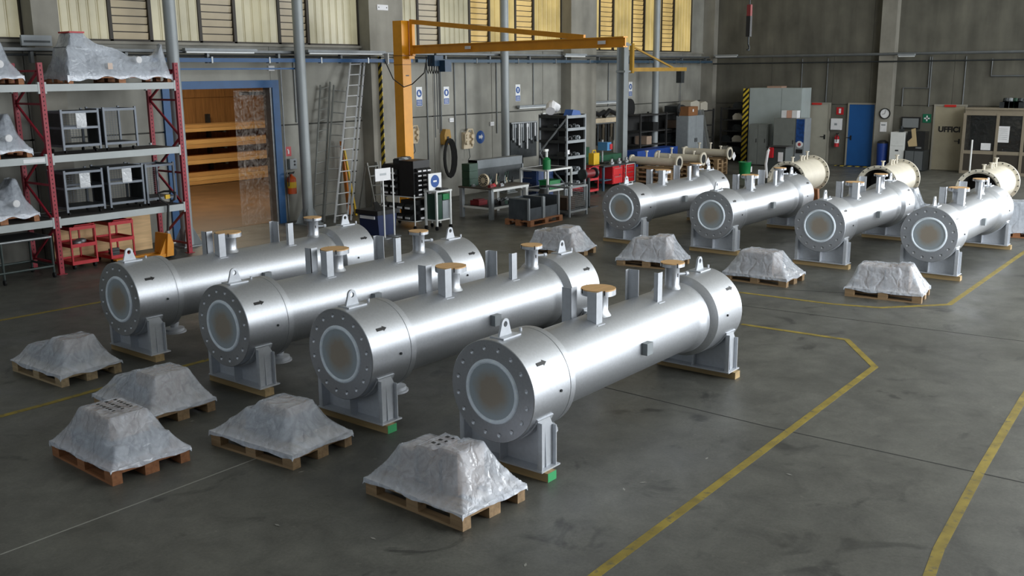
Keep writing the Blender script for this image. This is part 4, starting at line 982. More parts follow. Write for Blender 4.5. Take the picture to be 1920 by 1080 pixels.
lab_me = MB().box(.02, .13, -.006, -.001, .012, .045).mesh('bin_label', paper)
def bins(par, ox, oy, oz, rot, nx, nz, dx, dz, sc):
    for i in range(nx):
        for k in range(nz):
            b = link('bin', bin_me, par, (ox+(i*dx if rot == 0 else 0), oy+(i*dx if rot else 0), oz+k*dz), (0, 0, rot)); b.scale = (sc, sc, sc); link('bin_label', lab_me, b)
bins(t, .06, -.07, .82, 0, 3, 6, .165, .112, 1.0)
MB().box(.04, W-.02, .03, .5, .21, .70).build('lower_block', black, t)
bins(t, .08, -.09, .24, 0, 2, 2, .24, .22, 1.4)
# bins on the long side face -x
def bins_x(par, ox, oy, oz, n, nz, dx, dz, sc):
    for i in range(n):
        for k in range(nz):
            b = link('bin', bin_me, par, (ox, oy+i*dx, oz+k*dz), (0, 0, -PI/2)); b.scale = (sc, sc, sc); link('bin_label', lab_me, b)
bins_x(t, -.04, .78, .82, 2, 4, .25, .16, 1.35)
bins_x(t, -.06, .30, .24, 4, 2, .26, .24, 1.45)
for k in range(3): tag(MB().box(0, .22, 0, .2, 0, .12).box(.02, .2, .02, .18, .12, .14).build('parts_box', (darkm, greyp, black)[k], None, False, (16.98+.16*k*1.45, 16.9+.12*k, zt-.055 if k else zt-.055)), ['dark parts box on top of the bin trolley, left', 'grey parts box on top of the bin trolley, middle', 'black parts box on top of the bin trolley, right'][k], 'box')
# white table with green boxes
t = thing('work_table', 'small white table on casters right of the bin trolley', 'table', (17.13, 15.84, 0)); ht = px(820, 362, 17.13).z
for a in (.03, .52):
    for b in (.03, .38): MB().bar((a, b, .1), (a, b, ht), .045, .045).build('leg', white, t); MB().tube((a-.02, b, .05), (a+.02, b, .05), .05, 10).build('caster', rubber, t)
MB().box(0, .56, 0, .41, ht, ht+.04).build('top', white, t); MB().box(.03, .52, .03, .38, .22, .25).build('shelf', white, t)
MB().box(.06, .26, .06, .36, .25, ht-.06).build('drawer_block', dgreen, t); MB().box(.28, .5, .06, .36, .25, ht-.22).build('grey_drawer', greyp, t); MB().box(.28, .5, .04, .36, ht-.20, ht-.06).build('green_drawer', green, t)
c = (17.15, 16.05, ht+.041)
t = thing('sign_board', 'white board with blue disc leaning on the small white table', 'sign', c); MB().bar((0, .25, 0), (.0, .32, .40), .40, .02, (1, 0, 0)).build('board', symw, t) if False else MB().box(-.05, .40, .0, .02, 0, .4).build('board', symw, t)
MB().disc((.17, -.002, .21), .15, 'y', 24).build('blue_disc', signblue, t); MB().box(.11, .23, -.004, -.003, .19, .23).build('pictogram', symw, t)
tag(MB().box(0, .28, 0, .34, 0, .03).box(.02, .1, .04, .3, .03, .06).build('tool_tray', black, None, False, (17.32, 15.87, ht+.041)), 'black tray of small tools on the small white table', 'tray')
dred = M('dark_red', (120, 28, 34), .5, 0, .15, 5)
# ------------------------------------------------------------------ long bench with vice, boxes and wheel
BZ = px(922, 354, 19.2).z
t = thing('work_bench', 'heavy steel work bench with white end frame behind the grey crates', 'bench', (19.2, 15.85, 0))
for a in (.06, 1.5):
    for b in (.06, 1.05): MB().bar((a, b, 0), (a, b, BZ-.04), .10, .10).build('leg', white if a > 1 else greyp, t)
MB().box(0, 1.6, 0, 1.12, BZ-.04, BZ).build('top', M('bench_top', (74, 68, 60), .6, 0, .2, 6), t)
for b in (.06, 1.05): MB().bar((.1, b, .28), (1.5, b, .28), .05, .05).build('rail', white, t)
MB().bar((.06, .06, .28), (.06, 1.05, .28), .05, .05).build('rail', white, t); MB().bar((.06, .0, BZ-.06), (1.55, .0, BZ-.06), .02, .06).build('edge', white, t)
MB().box(.08, 1.5, .08, 1.05, .30, .32).build('lower_shelf', darkm, t)
t = thing('shelf_upstand', 'grey steel upstand along the back of the work bench', 'shelf', (19.6, 16.7, BZ))
MB().box(0, 2.0, .0, .03, .0, .62).build('back', darkm, t); MB().box(0, 2.0, -.02, .25, .42, .64).build('upper_panel', M('panel_grey', (104, 110, 114), .5, .2, .1, 5), t)
for a in (0, 1.96): MB().box(a, a+.04, -.02, .27, 0, .64).build('side', greyp, t)
for k in range(3): tag(MB().box(0, .34, 0, .26, 0, .19).box(.05, .29, -.004, .0, .08, .13).build('parts_case', dgreen, None, False, (19.25, 16.62, BZ+.001+.195*k)), ['dark green parts case on the left of the bench, lowest', 'dark green parts case on the left of the bench, middle', 'dark green parts case on the left of the bench, topmost'][k], 'case')
wc = px(907, 331, 19.42)
t = thing('spoked_wheel', 'white slotted wheel standing on the work bench', 'wheel', (19.42, wc.y, BZ+.17))
MB().lathe([(-.03, .06), (-.03, .165), (.03, .165), (.03, .06)], 'x', (0, 0, 0), 28, True).build('rim', beige, t, True)
for k in range(14): a = 2*PI*k/14; MB().bar((-.033, .08*math.cos(a), .08*math.sin(a)), (-.033, .15*math.cos(a), .15*math.sin(a)), .022, .008, (1, 0, 0)).build('slot', black, t)
MB().tube((-.035, 0, 0), (.03, 0, 0), .062, 16).build('hub', beige, t)
for k, (dx, dy, c, s) in enumerate(((.1, .12, dred, .09), (.3, .2, red, .08), (.05, .66, steel, .06), (.5, .1, steel, .08), (.25, .42, black, .09))):
    tag(MB().box(0, s*1.6, 0, s, 0, s*.7).tube((s*.2, s*.5, s*.7), (s*1.4, s*.5, s*.9), s*.2, 8).build('hand_tool', c, None, False, (19.22+dx, 15.86+dy, BZ+.001)), ['red power tool at the right front of the bench', 'red power tool behind the front one on the bench', 'steel tool at the left end of the bench', 'steel tool at the right edge of the bench', 'black tool in front of the white wheel'][k], 'tool')
tag(MB().box(0, .34, 0, .3, 0, .12).box(.05, .29, .05, .25, .12, .15).build('red_toolbox', dred, None, False, (19.35, 16.4, .321)), 'red toolbox on the lower shelf of the bench', 'toolbox')
for k in range(16):
    a = .06+.07*k; s = random.uniform(.045, .065); b = .52+.03*(k % 5)
    tag(MB().box(0, s, 0, s, 0, s*1.2).tube((s*.5, s*.5, s*1.2), (s*.5+.03, s*.5, s*1.2+.14*(k % 3+1)/2), s*.28, 8).build('bench_item', (dgreen, black, darkm, steel, dgreen, beige, black)[k % 7], None, False, (19.62+a, 15.85+b, BZ+.001)), 'small tool or bottle standing before the upstand of the bench', 'tool', 'clutter on the work bench')
for k in range(9):
    s = random.uniform(.07, .1); tag(MB().box(0, s*1.5, 0, s, 0, s).tube((0, s*.5, s), (s*1.2, s*.5, s*1.3), s*.25, 8).build('shelf_item', (black, darkm, dgreen, steel)[k % 4], None, False, (19.75+.08*k, 15.98+.3*(k % 2), .321)), 'dark item lying on the lower shelf of the work bench', 'tool', 'clutter on the lower bench shelf')
t = thing('black_sack', 'black sack slumped against the right side of the bench', 'sack', (20.97, 15.52, 0)); MB().lathe([(0, .0001), (0, .16), (.25, .2), (.5, .17), (.68, .08), (.74, .1), (.76, .0001)], 'z', (0, 0, 0), 16).build('bag', black, t, True); MB().tube((0, 0, .66), (0, 0, .70), .09, 12).build('tie', greyp, t)
t = thing('spray_bottle', 'green bottle with white top on the bench edge', 'bottle', (*px(973, 352, 20.9).xy, px(973, 352, 20.9).z)); bz = px(973, 352, 20.9)
MB().lathe([(0, .0001), (0, .11), (.26, .11), (.32, .05), (.34, .0001)], 'z', (0, 0, 0), 16).build('body', green, t, True); MB().tube((0, 0, .33), (0, 0, .50), .035, 10).build('neck', white, t); MB().box(-.1, .05, -.03, .03, .48, .54).build('trigger', white, t)
# second bench with white frame
B2 = px(995, 345, 21.2)
t = thing('frame_bench', 'white square tube table frame with green box, right of the bench', 'table', (21.2, 15.55, 0)); zt2 = px(1008, 318, 21.3).z
for a in (0, 1.1):
    for b in (0, .9): MB().bar((a, b, 0), (a, b, zt2), .05, .05).build('leg', white, t)
for z in (zt2, zt2-.55):
    for a, b in (((0, 0), (1.1, 0)), ((0, .9), (1.1, .9)), ((0, 0), (0, .9)), ((1.1, 0), (1.1, .9))): MB().bar((*a, z), (*b, z), .05, .05).build('rail', white, t)
MB().box(0, 1.1, 0, .9, zt2-.56, zt2-.54).build('shelf', darkm, t); MB().box(0, 1.1, 0, .9, zt2+.0, zt2+.02).build('top', darkm, t)
bz.z = bz.z
bpy.data.objects['spray_bottle'].location = (21.25, 15.62, zt2+.026)
tag(MB().box(0, .5, 0, .35, 0, .2).box(-.02, .52, -.02, .37, .2, .23).build('green_crate', green, None, False, (21.5, 15.7, zt2-.539)), 'green box on the lower shelf of the white table frame', 'box')
t = thing('drawer_cabinet', 'blue drawer cabinet behind the white table frame', 'cabinet', (22.1, 16.6, 0)); MB().box(0, .8, 0, .6, .02, 1.0).build('body', M('cabinet_blue', (30, 60, 110), .5, 0, .1, 4), t)
for k in range(5): d = MB().box(-.012, .0, .03, .57, .06+k*.19, .23+k*.19).build('drawer', MATS['cabinet_blue'], t); MB().box(-.03, -.012, .15, .45, .19+k*.19, .205+k*.19).build('handle', steel, d)
MB().box(-.03, .83, -.03, .63, 1.0, 1.04).build('top', darkm, t)
# grey steel crates on pallets
crate_m = M('crate_steel', (78, 84, 90), .5, .4, .2, 5)
def crate(label, x, y, w, d, h):
    t = thing('steel_crate', label, 'crate', (x, y, .145), 0, 'grey steel crates on pallets')
    MB().box(0, w, 0, d, 0, .02).build('bottom', crate_m, t); MB().box(0, .02, 0, d, .02, h).build('end_wall', crate_m, t); MB().box(w-.02, w, 0, d, .02, h).build('end_wall', crate_m, t)
    MB().box(.02, w-.02, d-.02, d, .02, h).build('side_wall', crate_m, t); MB().box(.02, w-.02, 0, .02, .02, h*.55).build('low_front', crate_m, t)
    for a in (0, w): MB().bar((a, 0, 0), (a, 0, h+.02), .05, .05).build('corner_post', greyp, t)
    MB().bar((0, 0, h), (0, d, h), .04, .04).build('rim', steel, t)
crate('grey steel crate on a pallet, left of the pair before the benches', 18.92, 14.45, .58, .62, .52)
crate('grey steel crate on a pallet, right of the pair before the benches', 19.58, 14.48, .62, .62, .5)
pallet_mesh_tree('wooden_pallet', 'dark wooden pallet under the two grey steel crates', (19.56, 14.77, 0), PI/2, 'pallets in the workshop', wood_d, .8, 1.35)
for k in range(8):
    a, b = .12+.115*(k % 4), .14+.1*(k % 4); m = (steel, greyp, beige, dgreen)[k % 4]
    tag(MB().bar((-.07, 0, 0), (.07, .03, .03*(k % 3)), .045, .03).tube((0, 0, .0), (.05, .05, .05), .02, 8).build('scrap_piece', m, None, False, (18.95+(.64 if k > 3 else 0)+a, 14.5+b, .22+.09*(k % 4))), 'small metal piece lying in the grey steel crates', 'scrap', 'metal pieces in the grey crates')
# mesh frame cart
t = thing('mesh_cart', 'upright wire mesh frame cart before the tall shelf rack', 'cart', (20.72, 14.5, 0)); zc_ = px(1066, 350, 20.8).z
for a in (0, .78):
    for b in (0, .7): MB().bar((a, b, .0), (a, b, zc_), .045, .045).build('leg', greyp, t)
for z in (zc_-.02, .14):
    for a, b in (((0, 0), (.78, 0)), ((0, .7), (.78, .7)), ((0, 0), (0, .7)), ((.78, 0), (.78, .7))): MB().bar((*a, z), (*b, z), .04, .05).build('rail', steel, t)
MB().box(.02, .76, .02, .68, .16, .18).build('floor_plate', darkm, t); MB().box(.03, .40, .1, .6, .18, .5).build('brown_box', M('dark_brown', (70, 54, 42), .7), t)
mw = MB()
for k in range(14): mw.bar((0, .0, .2+k*.05), (.78, .0, .2+k*.05), .004, .004)
for k in range(13): mw.bar((.06*k, .0, .15), (.06*k, .0, zc_), .004, .004)
tag(mw.build('wire_mesh', steel, t), None, None, None, 'stuff')
# tall shelf rack
t = thing('shelf_rack', 'tall grey steel shelf rack with parts and a white tag', 'rack', (23.0, 16.2, 0)); HR = 2.5
for a in (0, .92):
    for b in (0, .95): MB().bar((a, b, 0), (a, b, HR), .05, .05).build('upright', greyp, t)
for z in (.45, .85, 1.3, 1.75, 2.1, 2.45):
    MB().box(0, .92, 0, .95, z-.015, z).build('shelf', darkm, t); MB().box(0, .92, -.03, -.0, z-.05, z+.03).build('beam', greyp, t); MB().box(-.03, 0, 0, .95, z-.05, z+.03).build('beam', darkm, t)
for a, b in (((.0, 2.4), (.95, 1.4)), ((.95, 1.4), (0, .5))): MB().bar((-.02, a[0], a[1]), (-.02, b[0], b[1]), .03, .04).build('brace', greyp, t)
MB().box(-.01, .10, -.036, -.032, 1.4, 1.52).build('tag', paper, t)
MB().box(0, .92, .93, .95, 0, HR).build('back_sheet', M('rack_back', (40, 40, 40), .7), t); MB().box(.90, .92, 0, .95, .4, HR).build('side_sheet', MATS['rack_back'], t)
for k in range(24):
    z = (.45, .85, 1.3, 1.75, 2.1, 2.1)[k // 4]; a, b = .08+.2*(k % 4), (.12 if k < 20 else .5); s = random.uniform(.10, .16)
    tag(MB().box(0, s, 0, s*1.8, 0, s*.9).tube((s*.5, 0, s*.5), (s*.5, -.05, s*.5), s*.3, 10).build('stored_part', (darkm, black, darkm, greyp)[k % 4], None, False, (23.0+a, 16.2+b, z+.001)), '%s part from the left on the %s of the tall shelf rack' % (ORD[k % 4], ('lowest shelf', 'second shelf', 'third shelf', 'fourth shelf', 'fifth shelf', 'fifth shelf, back row')[k // 4]), 'part', 'parts on the tall shelf rack')
tag(MB().path([(0, 0, 0), (.15, .1, .12), (.4, .25, .16), (.6, .2, .05)], .14, 10).build('white_sheet', paper, None, True, (22.98, 16.75, HR+.1)), 'rolled white sheet on top of the tall shelf rack', 'sheet')
tag(MB().prism([(0, 0), (.5, 0), (.42, .14), (.1, .18)], 'y', 0, .28).build('blue_tarp', M('tarp_blue', (36, 82, 150), .5, 0, .1, 6), None, False, (23.3, 16.25, HR-.045)), 'blue folded tarp on top of the tall shelf rack', 'tarp')
# hanging tools on the wall
def tool_board(label, x0, x1, y0, y1, Y, n, mats, board, tl, gr):
    a = py(x0, y0, Y); b = py(x1, y1, Y); c = thing('tool_board', label, 'tool board', (a.x, Y, b.z)); W_ = b.x-a.x; H_ = a.z-b.z
    MB().box(0, W_, 0, .03, 0, H_).build('panel', board, c); MB().box(0, W_, -.05, .0, H_-.04, H_).build('hook_rail', steel, c)
    for i in range(n):
        w = random.uniform(.05, .11); l = random.uniform(.45, .92)*H_*.8; x = a.x+W_*(i+.5)/n; w = min(w, W_/n*.55); kk = i % 3
        mb = MB().box(-w/2, w/2, -.02, .0, -l, 0)
        if kk == 0: mb.tube((0, -.03, -l), (0, .01, -l), w*.8, 10)
        elif kk == 1: mb.box(-w*.9, w*.9, -.03, .0, -.12, -.02)
        else: mb.tube((0, -.01, -.06), (0, -.01, -l*1.05), w*.35, 8)
        tag(mb.build('hanging_tool', mats[i % len(mats)], None, False, (x, Y-.055, b.z+H_-.05)), '%s %s' % (ORD[i], tl), 'tool', gr)
tool_board('board of hanging steel tools on the back wall', 957, 1006, 230, 292, YA-.1, 13, (steel, greyp, darkm, alu), darkm, 'hanging steel tool from the left on the board by the round column', 'steel tools hanging on the wall board')
tool_board('dark board with hanging tools behind the grey crane post', 1163, 1203, 222, 285, YA-.1, 11, (steel, darkm, signblue, darkm), black, 'hanging tool from the left on the dark board behind the grey crane post', 'tools on the dark board')
tool_board('board of brown and black belts behind the tall rack', 1105, 1150, 232, 290, YA-.1, 9, (black, M('belt_brown', (84, 74, 58), .7), darkm), M('board_brown', (66, 60, 50), .7), 'hanging belt from the left on the brown board behind the shelf rack', 'belts on the brown board')
tag(MB().box(0, .14, -.03, 0, 0, 2.35).build('white_board_edge', white, None, False, (py(1019, 290, YA-.1).x, YA-.06, .0)), 'narrow white panel standing on edge beside the tall shelf rack', 'panel')
tag(MB().lathe([(-.1, .0001), (-.1, .36), (0, .36), (0, .0001)], 'y', (0, 0, 0), 28).build('round_reel', black, None, True, (py(1181, 203, YA-.15).x, YA-.06, py(1181, 203, YA-.15).z)), 'large round black reel on the wall below the farthest blue sign', 'reel')
t = thing('wall_shelf', 'pale wall shelf with black hoses behind the grey crane post', 'shelf', (py(1105, 232, YA-.3).x, YA-.35, py(1105, 232, YA-.3).z))
MB().box(0, 2.2, 0, .34, 0, .16).build('board', beige, t)
for k in range(2): MB().path([(k*1.0, .1, .2), (k*1.1+.3, .12, .42), (k*1.1+.7, .1, .28), (k*1.1+1.1, .15, .38)], .08, 8).build('hose', black, t, True)
# red grinder, red trolley, blue bench with red drawers
t = thing('bench_grinder', 'red bench grinder on a red pedestal before the tall rack', 'grinder', (22.78, 15.3, 0))
MB().tube((0, 0, 0), (0, 0, .8), .05, 12).build('pedestal', darkm, t, True); MB().tube((-.2, 0, .92), (.2, 0, .92), .11, 18).build('motor', dred, t, True)
for a in (-.32, .26): MB().tube((a, 0, .92), (a+.06, 0, .92), .15, 18).build('wheel', darkm, t, True)
MB().box(-.2, .2, -.2, .2, 0, .02).build('foot', darkm, t)
c = pz(1104, 366); o = red_trolley('red tool trolley right of the mesh frame cart', c.x, c.y); o['group'] = 'red tool trolleys'
c0, c1 = py(1132, 310, 16.9), py(1212, 310, 16.9); zb = py(1170, 306, 16.9).z
t = thing('blue_bench', 'blue work bench with red drawer units', 'bench', (c0.x, 16.9, 0)); Wb = c1.x-c0.x-.65
for a in (.04, Wb*.5, Wb-.04):
    for b in (.04, .8): MB().bar((a, b, 0), (a, b, zb-.05), .06, .06).build('leg', M('bench_blue', (58, 88, 108), .5, 0, .1, 5), t)
MB().box(0, Wb, 0, .85, zb-.05, zb).build('top', darkm, t); MB().box(.05, Wb-.05, .05, .8, .3, .33).build('shelf', MATS['bench_blue'], t)
for a, b, n in ((.55, 1.15, 2), (1.2, Wb*.66, 3), (Wb*.68, Wb-.1, 3)):
    u = MB().box(a, b, .02, .7, zb-.62, zb-.051).build('drawer_unit', red, t)
    for k in range(n): d = MB().box(a+.03, b-.03, .005, .02, zb-.60+k*.54/n, zb-.10+(k-n+1)*.54/n).build('drawer', M('drawer_red', (206, 34, 40), .45), u); MB().box(a+.1, b-.1, -.012, .005, zb-.14+(k-n+1)*.54/n, zb-.125+(k-n+1)*.54/n).build('handle', steel, d)
MB().box(Wb*.68-.02, Wb-.08, -.006, .004, zb-.64, zb-.62).box(Wb*.68-.02, Wb-.08, -.006, .004, zb-.06, zb-.04).box(Wb*.68-.02, Wb*.68, -.006, .004, zb-.64, zb-.04).box(Wb-.10, Wb-.08, -.006, .004, zb-.64, zb-.04).build('white_frame', white, t)
for k in range(9):
    a = Wb*(.30+.075*k); m = (steel, alu, black)[k % 3]
    tag(MB().lathe([(0, .0001), (0, .07), (.06, .07), (.08, .03), (.16, .03), (.16, .0001)], 'z', (0, 0, 0), 12).build('fitting', m, None, True, (c0.x+a, 17.0+.07*(k % 3), zb+.001)), '%s small metal fitting from the left on the blue work bench' % ORD[k], 'fitting', 'fittings on the blue work bench')
t = thing('lathe', 'small dark green bench lathe behind the blue work bench', 'lathe', (c0.x+Wb*.45-.5, 17.95, 0)); zl = zb
MB().box(0, 2.2, 0, .6, 0, zl).build('base', dgreen, t); MB().box(-.1, 2.3, -.02, .62, zl, zl+.18).build('bed', M('lathe_green', (26, 86, 58), .5), t); MB().box(0, .45, .05, .5, zl+.18, zl+.5).build('headstock', MATS['lathe_green'], t); MB().tube((.45, .28, zl+.32), (.62, .28, zl+.32), .12, 16).build('chuck', steel, t)
t = thing('drill_press', 'blue and red drill head on the blue work bench', 'drill', (c0.x+Wb*.42, 17.45, zb)); MB().box(-.15, .15, -.15, .15, 0, .04).build('foot', darkm, t); MB().tube((0, .05, .04), (0, .05, .75), .035, 10).build('column', steel, t); MB().box(-.12, .12, -.22, .14, .42, .68).build('head', M('drill_blue', (70, 130, 180), .5), t); MB().box(.02, .16, -.24, -.1, .45, .62).build('cover', red, t)
c = py(1128, 290, 17.6); t = thing('yellow_canister', 'yellow canister left of the blue work bench', 'canister', (c0.x+.35, 17.5, zb)); MB().box(-.16, .16, -.1, .1, 0, .36).build('body', yel2, t); MB().path([(-.1, 0, .36), (-.08, 0, .44), (.08, 0, .44), (.1, 0, .36)], .02).build('handle', yel2, t)
tag(MB().box(.05, .12, .05, .12, -.6, 0).box(2.78, 2.85, .05, .12, -.6, 0).box(.05, .12, .48, .55, -.6, 0).box(2.78, 2.85, .48, .55, -.6, 0).box(0, 2.9, 0, .6, 0, .32).box(.1, 2.8, -.004, .0, .06, .26).build('blue_trough', M('trough_blue', (28, 70, 150), .5, 0, .1, 4), None, False, (30.1, 18.15, .6)), 'long blue trough on legs behind the bench lathe', 'trough')
# ------------------------------------------------------------------ far corner: cabinet, dark shelves, leaning profiles
t = thing('steel_cabinet', 'grey double-door steel cabinet by the last round column', 'cabinet', (33.75, 18.15, 0)); 
MB().box(0, 1.25, 0, .5, .04, 2.0).build('body', greyp, t); MB().box(.02, 1.23, .02, .48, 0, .04).build('plinth', darkm, t)
for a, b in ((.02, .62), (.63, 1.23)): d = MB().box(a, b, -.015, 0, .07, 1.97).build('door', greyp, t); MB().box(b-.08 if a < .5 else a+.04, b-.04 if a < .5 else a+.08, -.035, -.015, 1.0, 1.15).build('handle', black, d)
t = thing('cardboard_box', 'brown cardboard box on the grey double-door cabinet', 'box', (33.95, 18.25, 2.001)); MB().box(0, .75, 0, .4, 0, .34).build('carton', M('carton_brown', (132, 88, 52), .8, 0, .1, 4), t); MB().box(.33, .42, -.003, 0, .14, .24).build('sticker', paper, t)
t = thing('storage_shelf', 'dark storage shelving in the far corner of the hall', 'shelf', (31.6, 18.95, 0))
dk = M('shelf_dark', (44, 44, 44), .7, 0, .2, 4)
for a in (0, 1.9, 3.8, 5.8):
    for b in (0, .8): MB().bar((a, b, 0), (a, b, 2.15), .06, .06).build('upright', dk, t)
for z in (.5, 1.0, 1.5, 2.1): MB().box(0, 5.8, 0, .8, z-.04, z).build('board', dk, t)
MB().box(0, 5.8, .78, .8, 0, 2.1).build('back', dk, t)
for k in range(11):
    x = 31.70+.46*k+(.42 if k >= 3 else 0); z = (.5, 1.0, 1.5)[k % 3]
    tag(MB().box(0, .36, 0, .5, 0, .3).box(.1, .26, -.004, 0, .1, .2).build('storage_box', (darkm, carton, black, greyp)[k % 4], None, False, (x, 19.0, z+.001)), '%s storage box from the left on the dark corner shelving' % ORD[k], 'box', 'boxes on the dark corner shelving')
for k, (x, w, h, m, lb) in enumerate(((35.5, .75, .42, M('pack_beige', (190, 184, 170), .8), 'large beige package on top of the dark shelving'), (36.35, .6, .36, MATS['pack_beige'], 'smaller beige package right of the large one on the shelving'), (34.4, .7, .28, darkm, 'dark package on top of the shelving behind the cabinet box'))):
    tag(MB().prism([(0, 0), (w, 0), (w, h*.8), (w*.7, h), (0, h*.85)], 'y', 0, .55).box(w*.3, w*.36, -.004, .554, 0, h*.85).build('package', m, None, False, (x, 19.0, 2.102)), lb, 'package')
c = pz(1345, 300)
for k in range(5):
    b0 = Vector((35.45+.24*k, 18.45, 0)); tp = Vector((35.3+.24*k, 18.88, 2.15))
    tag(MB().bar((0, 0, 0), tp-b0, .06, .08).bar((.02, -.03, 0), tp-b0+Vector((.02, -.03, 0)), .03, .05).build('steel_profile', (steel, alud, pipe_m)[k % 3], None, False, b0), ['steel profile leaning on the dark shelving, leftmost of five', 'steel profile leaning on the dark shelving, second from the left', 'steel profile leaning on the dark shelving, middle of five', 'steel profile leaning on the dark shelving, second from the right', 'steel profile leaning on the dark shelving, rightmost of five'][k], 'profile', 'steel profiles leaning in the far corner')
t = thing('wall_rack', 'dark shelf rack on the right wall, left of the striped guard', 'shelf', (37.75, 17.72, 0))
for b in (0, 1.05):
    for a in (0, .7): MB().bar((a, b, 0), (a, b, 2.2), .06, .06).build('upright', dk, t)
for z in (.35, .8, 1.25, 1.7, 2.15): MB().box(0, .7, 0, 1.05, z-.04, z).build('board', dk, t)
MB().box(.68, .7, 0, 1.05, 0, 2.15).build('back', dk, t)
for k in range(7):
    z = (.35, .8, 1.25, 1.7, 2.15)[k % 5]; tag(MB().prism([(0, 0), (.4, 0), (.42, .14), (.3, .26), (.08, .24), (-.02, .12)], 'x', 0, .4).box(.1, .14, .18, .22, .0, .27).build('beige_sack', MATS['pack_beige'] if k % 2 else darkm, None, False, (37.82, 17.8+(.56 if k > 4 else .08), z+.001)), ['beige sack', 'dark sack'][0 if k % 2 else 1]+' %s, dark rack by the striped guard' % ('on the lowest board', 'on the second board', 'on the third board', 'on the fourth board', 'on the top board, right', 'on the lowest board, far end', 'on the second board, far end')[k], 'sack', 'sacks on the dark wall rack')
# striped guard and tall grey partition on the right wall
ya, yb = px(1405, 200, 37.4).y, px(1503, 200, 37.4).y; zp = px(1450, 165, 37.4).z
t = thing('tall_cabinet', 'tall pale grey sliding-door cabinet beside the striped guard', 'cabinet', (37.4, yb, 0)); pg = M('pale_grey', (168, 178, 178), .5, 0, .05, 3)
MB().box(0, .9, 0, ya-yb, .03, zp).build('body', pg, t); ym = (ya-yb)*.38
for a, b in ((.01, ym-.01), (ym+.01, ya-yb-.01)): MB().box(-.02, 0, a, b, .05, zp-.02).build('door', pg, t)
MB().box(.1, .6, .9, 1.5, zp, zp+.07).build('flat_box', M('pack_pinkish', (170, 140, 122), .7), t)
tag(MB().bar((0, 0, 0), (0, 0, zp-.02), .03, .24, (0, 1, 0)).build('corner_guard', hazard, None, False, (37.4, ya+.16, .0)), 'yellow and black striped guard left of the tall pale cabinet', 'guard')
def locker(label, x, p0, p1, ptop, d, m, doors=2):
    a, b = px(p0, 260, x), px(p1, 260, x); z = px((p0+p1)/2, ptop, x).z; w = a.y-b.y
    t = thing('locker', label, 'locker', (x, b.y, 0)); MB().box(0, d, 0, w, .03, z).build('body', m, t)
    for k in range(doors): dd = MB().box(-.015, 0, w*k/doors+.01, w*(k+1)/doors-.01, .06, z-.03).build('door', m, t); MB().box(-.03, -.015, w*k/doors+.05, w*k/doors+.07, .9, 1.05).build('handle', black, dd)
    return t
locker('low grey locker before the tall pale cabinet', 36.6, 1405, 1437, 233, .5, M('locker_grey', (118, 122, 118), .5, 0, .08, 4), 2)
locker('grey locker with dark side, left of the beverage machine', 36.4, 1450, 1490, 222, .55, MATS['locker_grey'], 1)
a = px(1491, 260, 36.4); b = px(1508, 260, 36.4); z = px(1500, 222, 36.4).z
t = thing('beverage_machine', 'blue fronted beverage machine between locker and beige door', 'machine', (36.4, b.y, 0)); w = a.y-b.y
MB().box(0, .6, 0, w, .02, z).build('body', greyp, t); MB().box(-.012, 0, .02, w-.02, z*.52, z-.03).build('blue_panel', M('machine_blue', (24, 66, 128), .4, 0, .5, 9), t)
MB().tube((-.015, w*.5, z*.48), (0, w*.5, z*.48), w*.36, 18).build('round_logo', paper, t); MB().tube((-.018, w*.5, z*.48), (-.015, w*.5, z*.48), w*.18, 14).build('logo_centre', M('logo_red', (176, 70, 70), .5), t)
MB().box(-.012, 0, .05, w-.05, z*.30, z*.38).build('slot', black, t)
for k in range(3): tag(MB().box(0, .3, 0, .2, 0, .28).build('small_carton', (paper, M('carton_pink', (206, 160, 140), .7), paper)[k], None, False, (36.5, b.y+w+.02+.21*k, z+.001)), ['white carton on top of the locker, rightmost', 'pinkish carton on top of the locker', 'white carton on top of the locker, leftmost'][k], 'box')
c = pz(1455, 330)
t = thing('dark_machine', 'dark floor machine with red and white hose and white sheet', 'machine', (29.9, px(1472, 300, 29.9).y, 0)); w = px(1437, 300, 29.9).y-px(1472, 300, 29.9).y; z = px(1455, 278, 29.9).z
MB().box(0, .6, 0, w, .06, z).build('body', M('machine_dark', (58, 64, 64), .5, 0, .1, 5), t); MB().box(-.01, .62, -.01, w+.01, z, z+.05).build('cap', black, t)
MB().box(-.008, 0, w*.12, w*.38, z-.42, z-.12).build('sheet', paper, t)
MB().path([(-.03, w*.8, z), (-.12, w*.85, z-.1), (-.1, w*.95, z-.5), (-.05, w*.9, .3)], .045, 8).build('hose', paper, t, True); MB().box(-.1, -.0, w*.62, w*.8, z-.30, z+.02).build('red_head', red, t)
for q in (.1, w-.1): MB().tube((.1, q-.03, .05), (.1, q+.03, .05), .05, 10).build('caster', rubber, t)
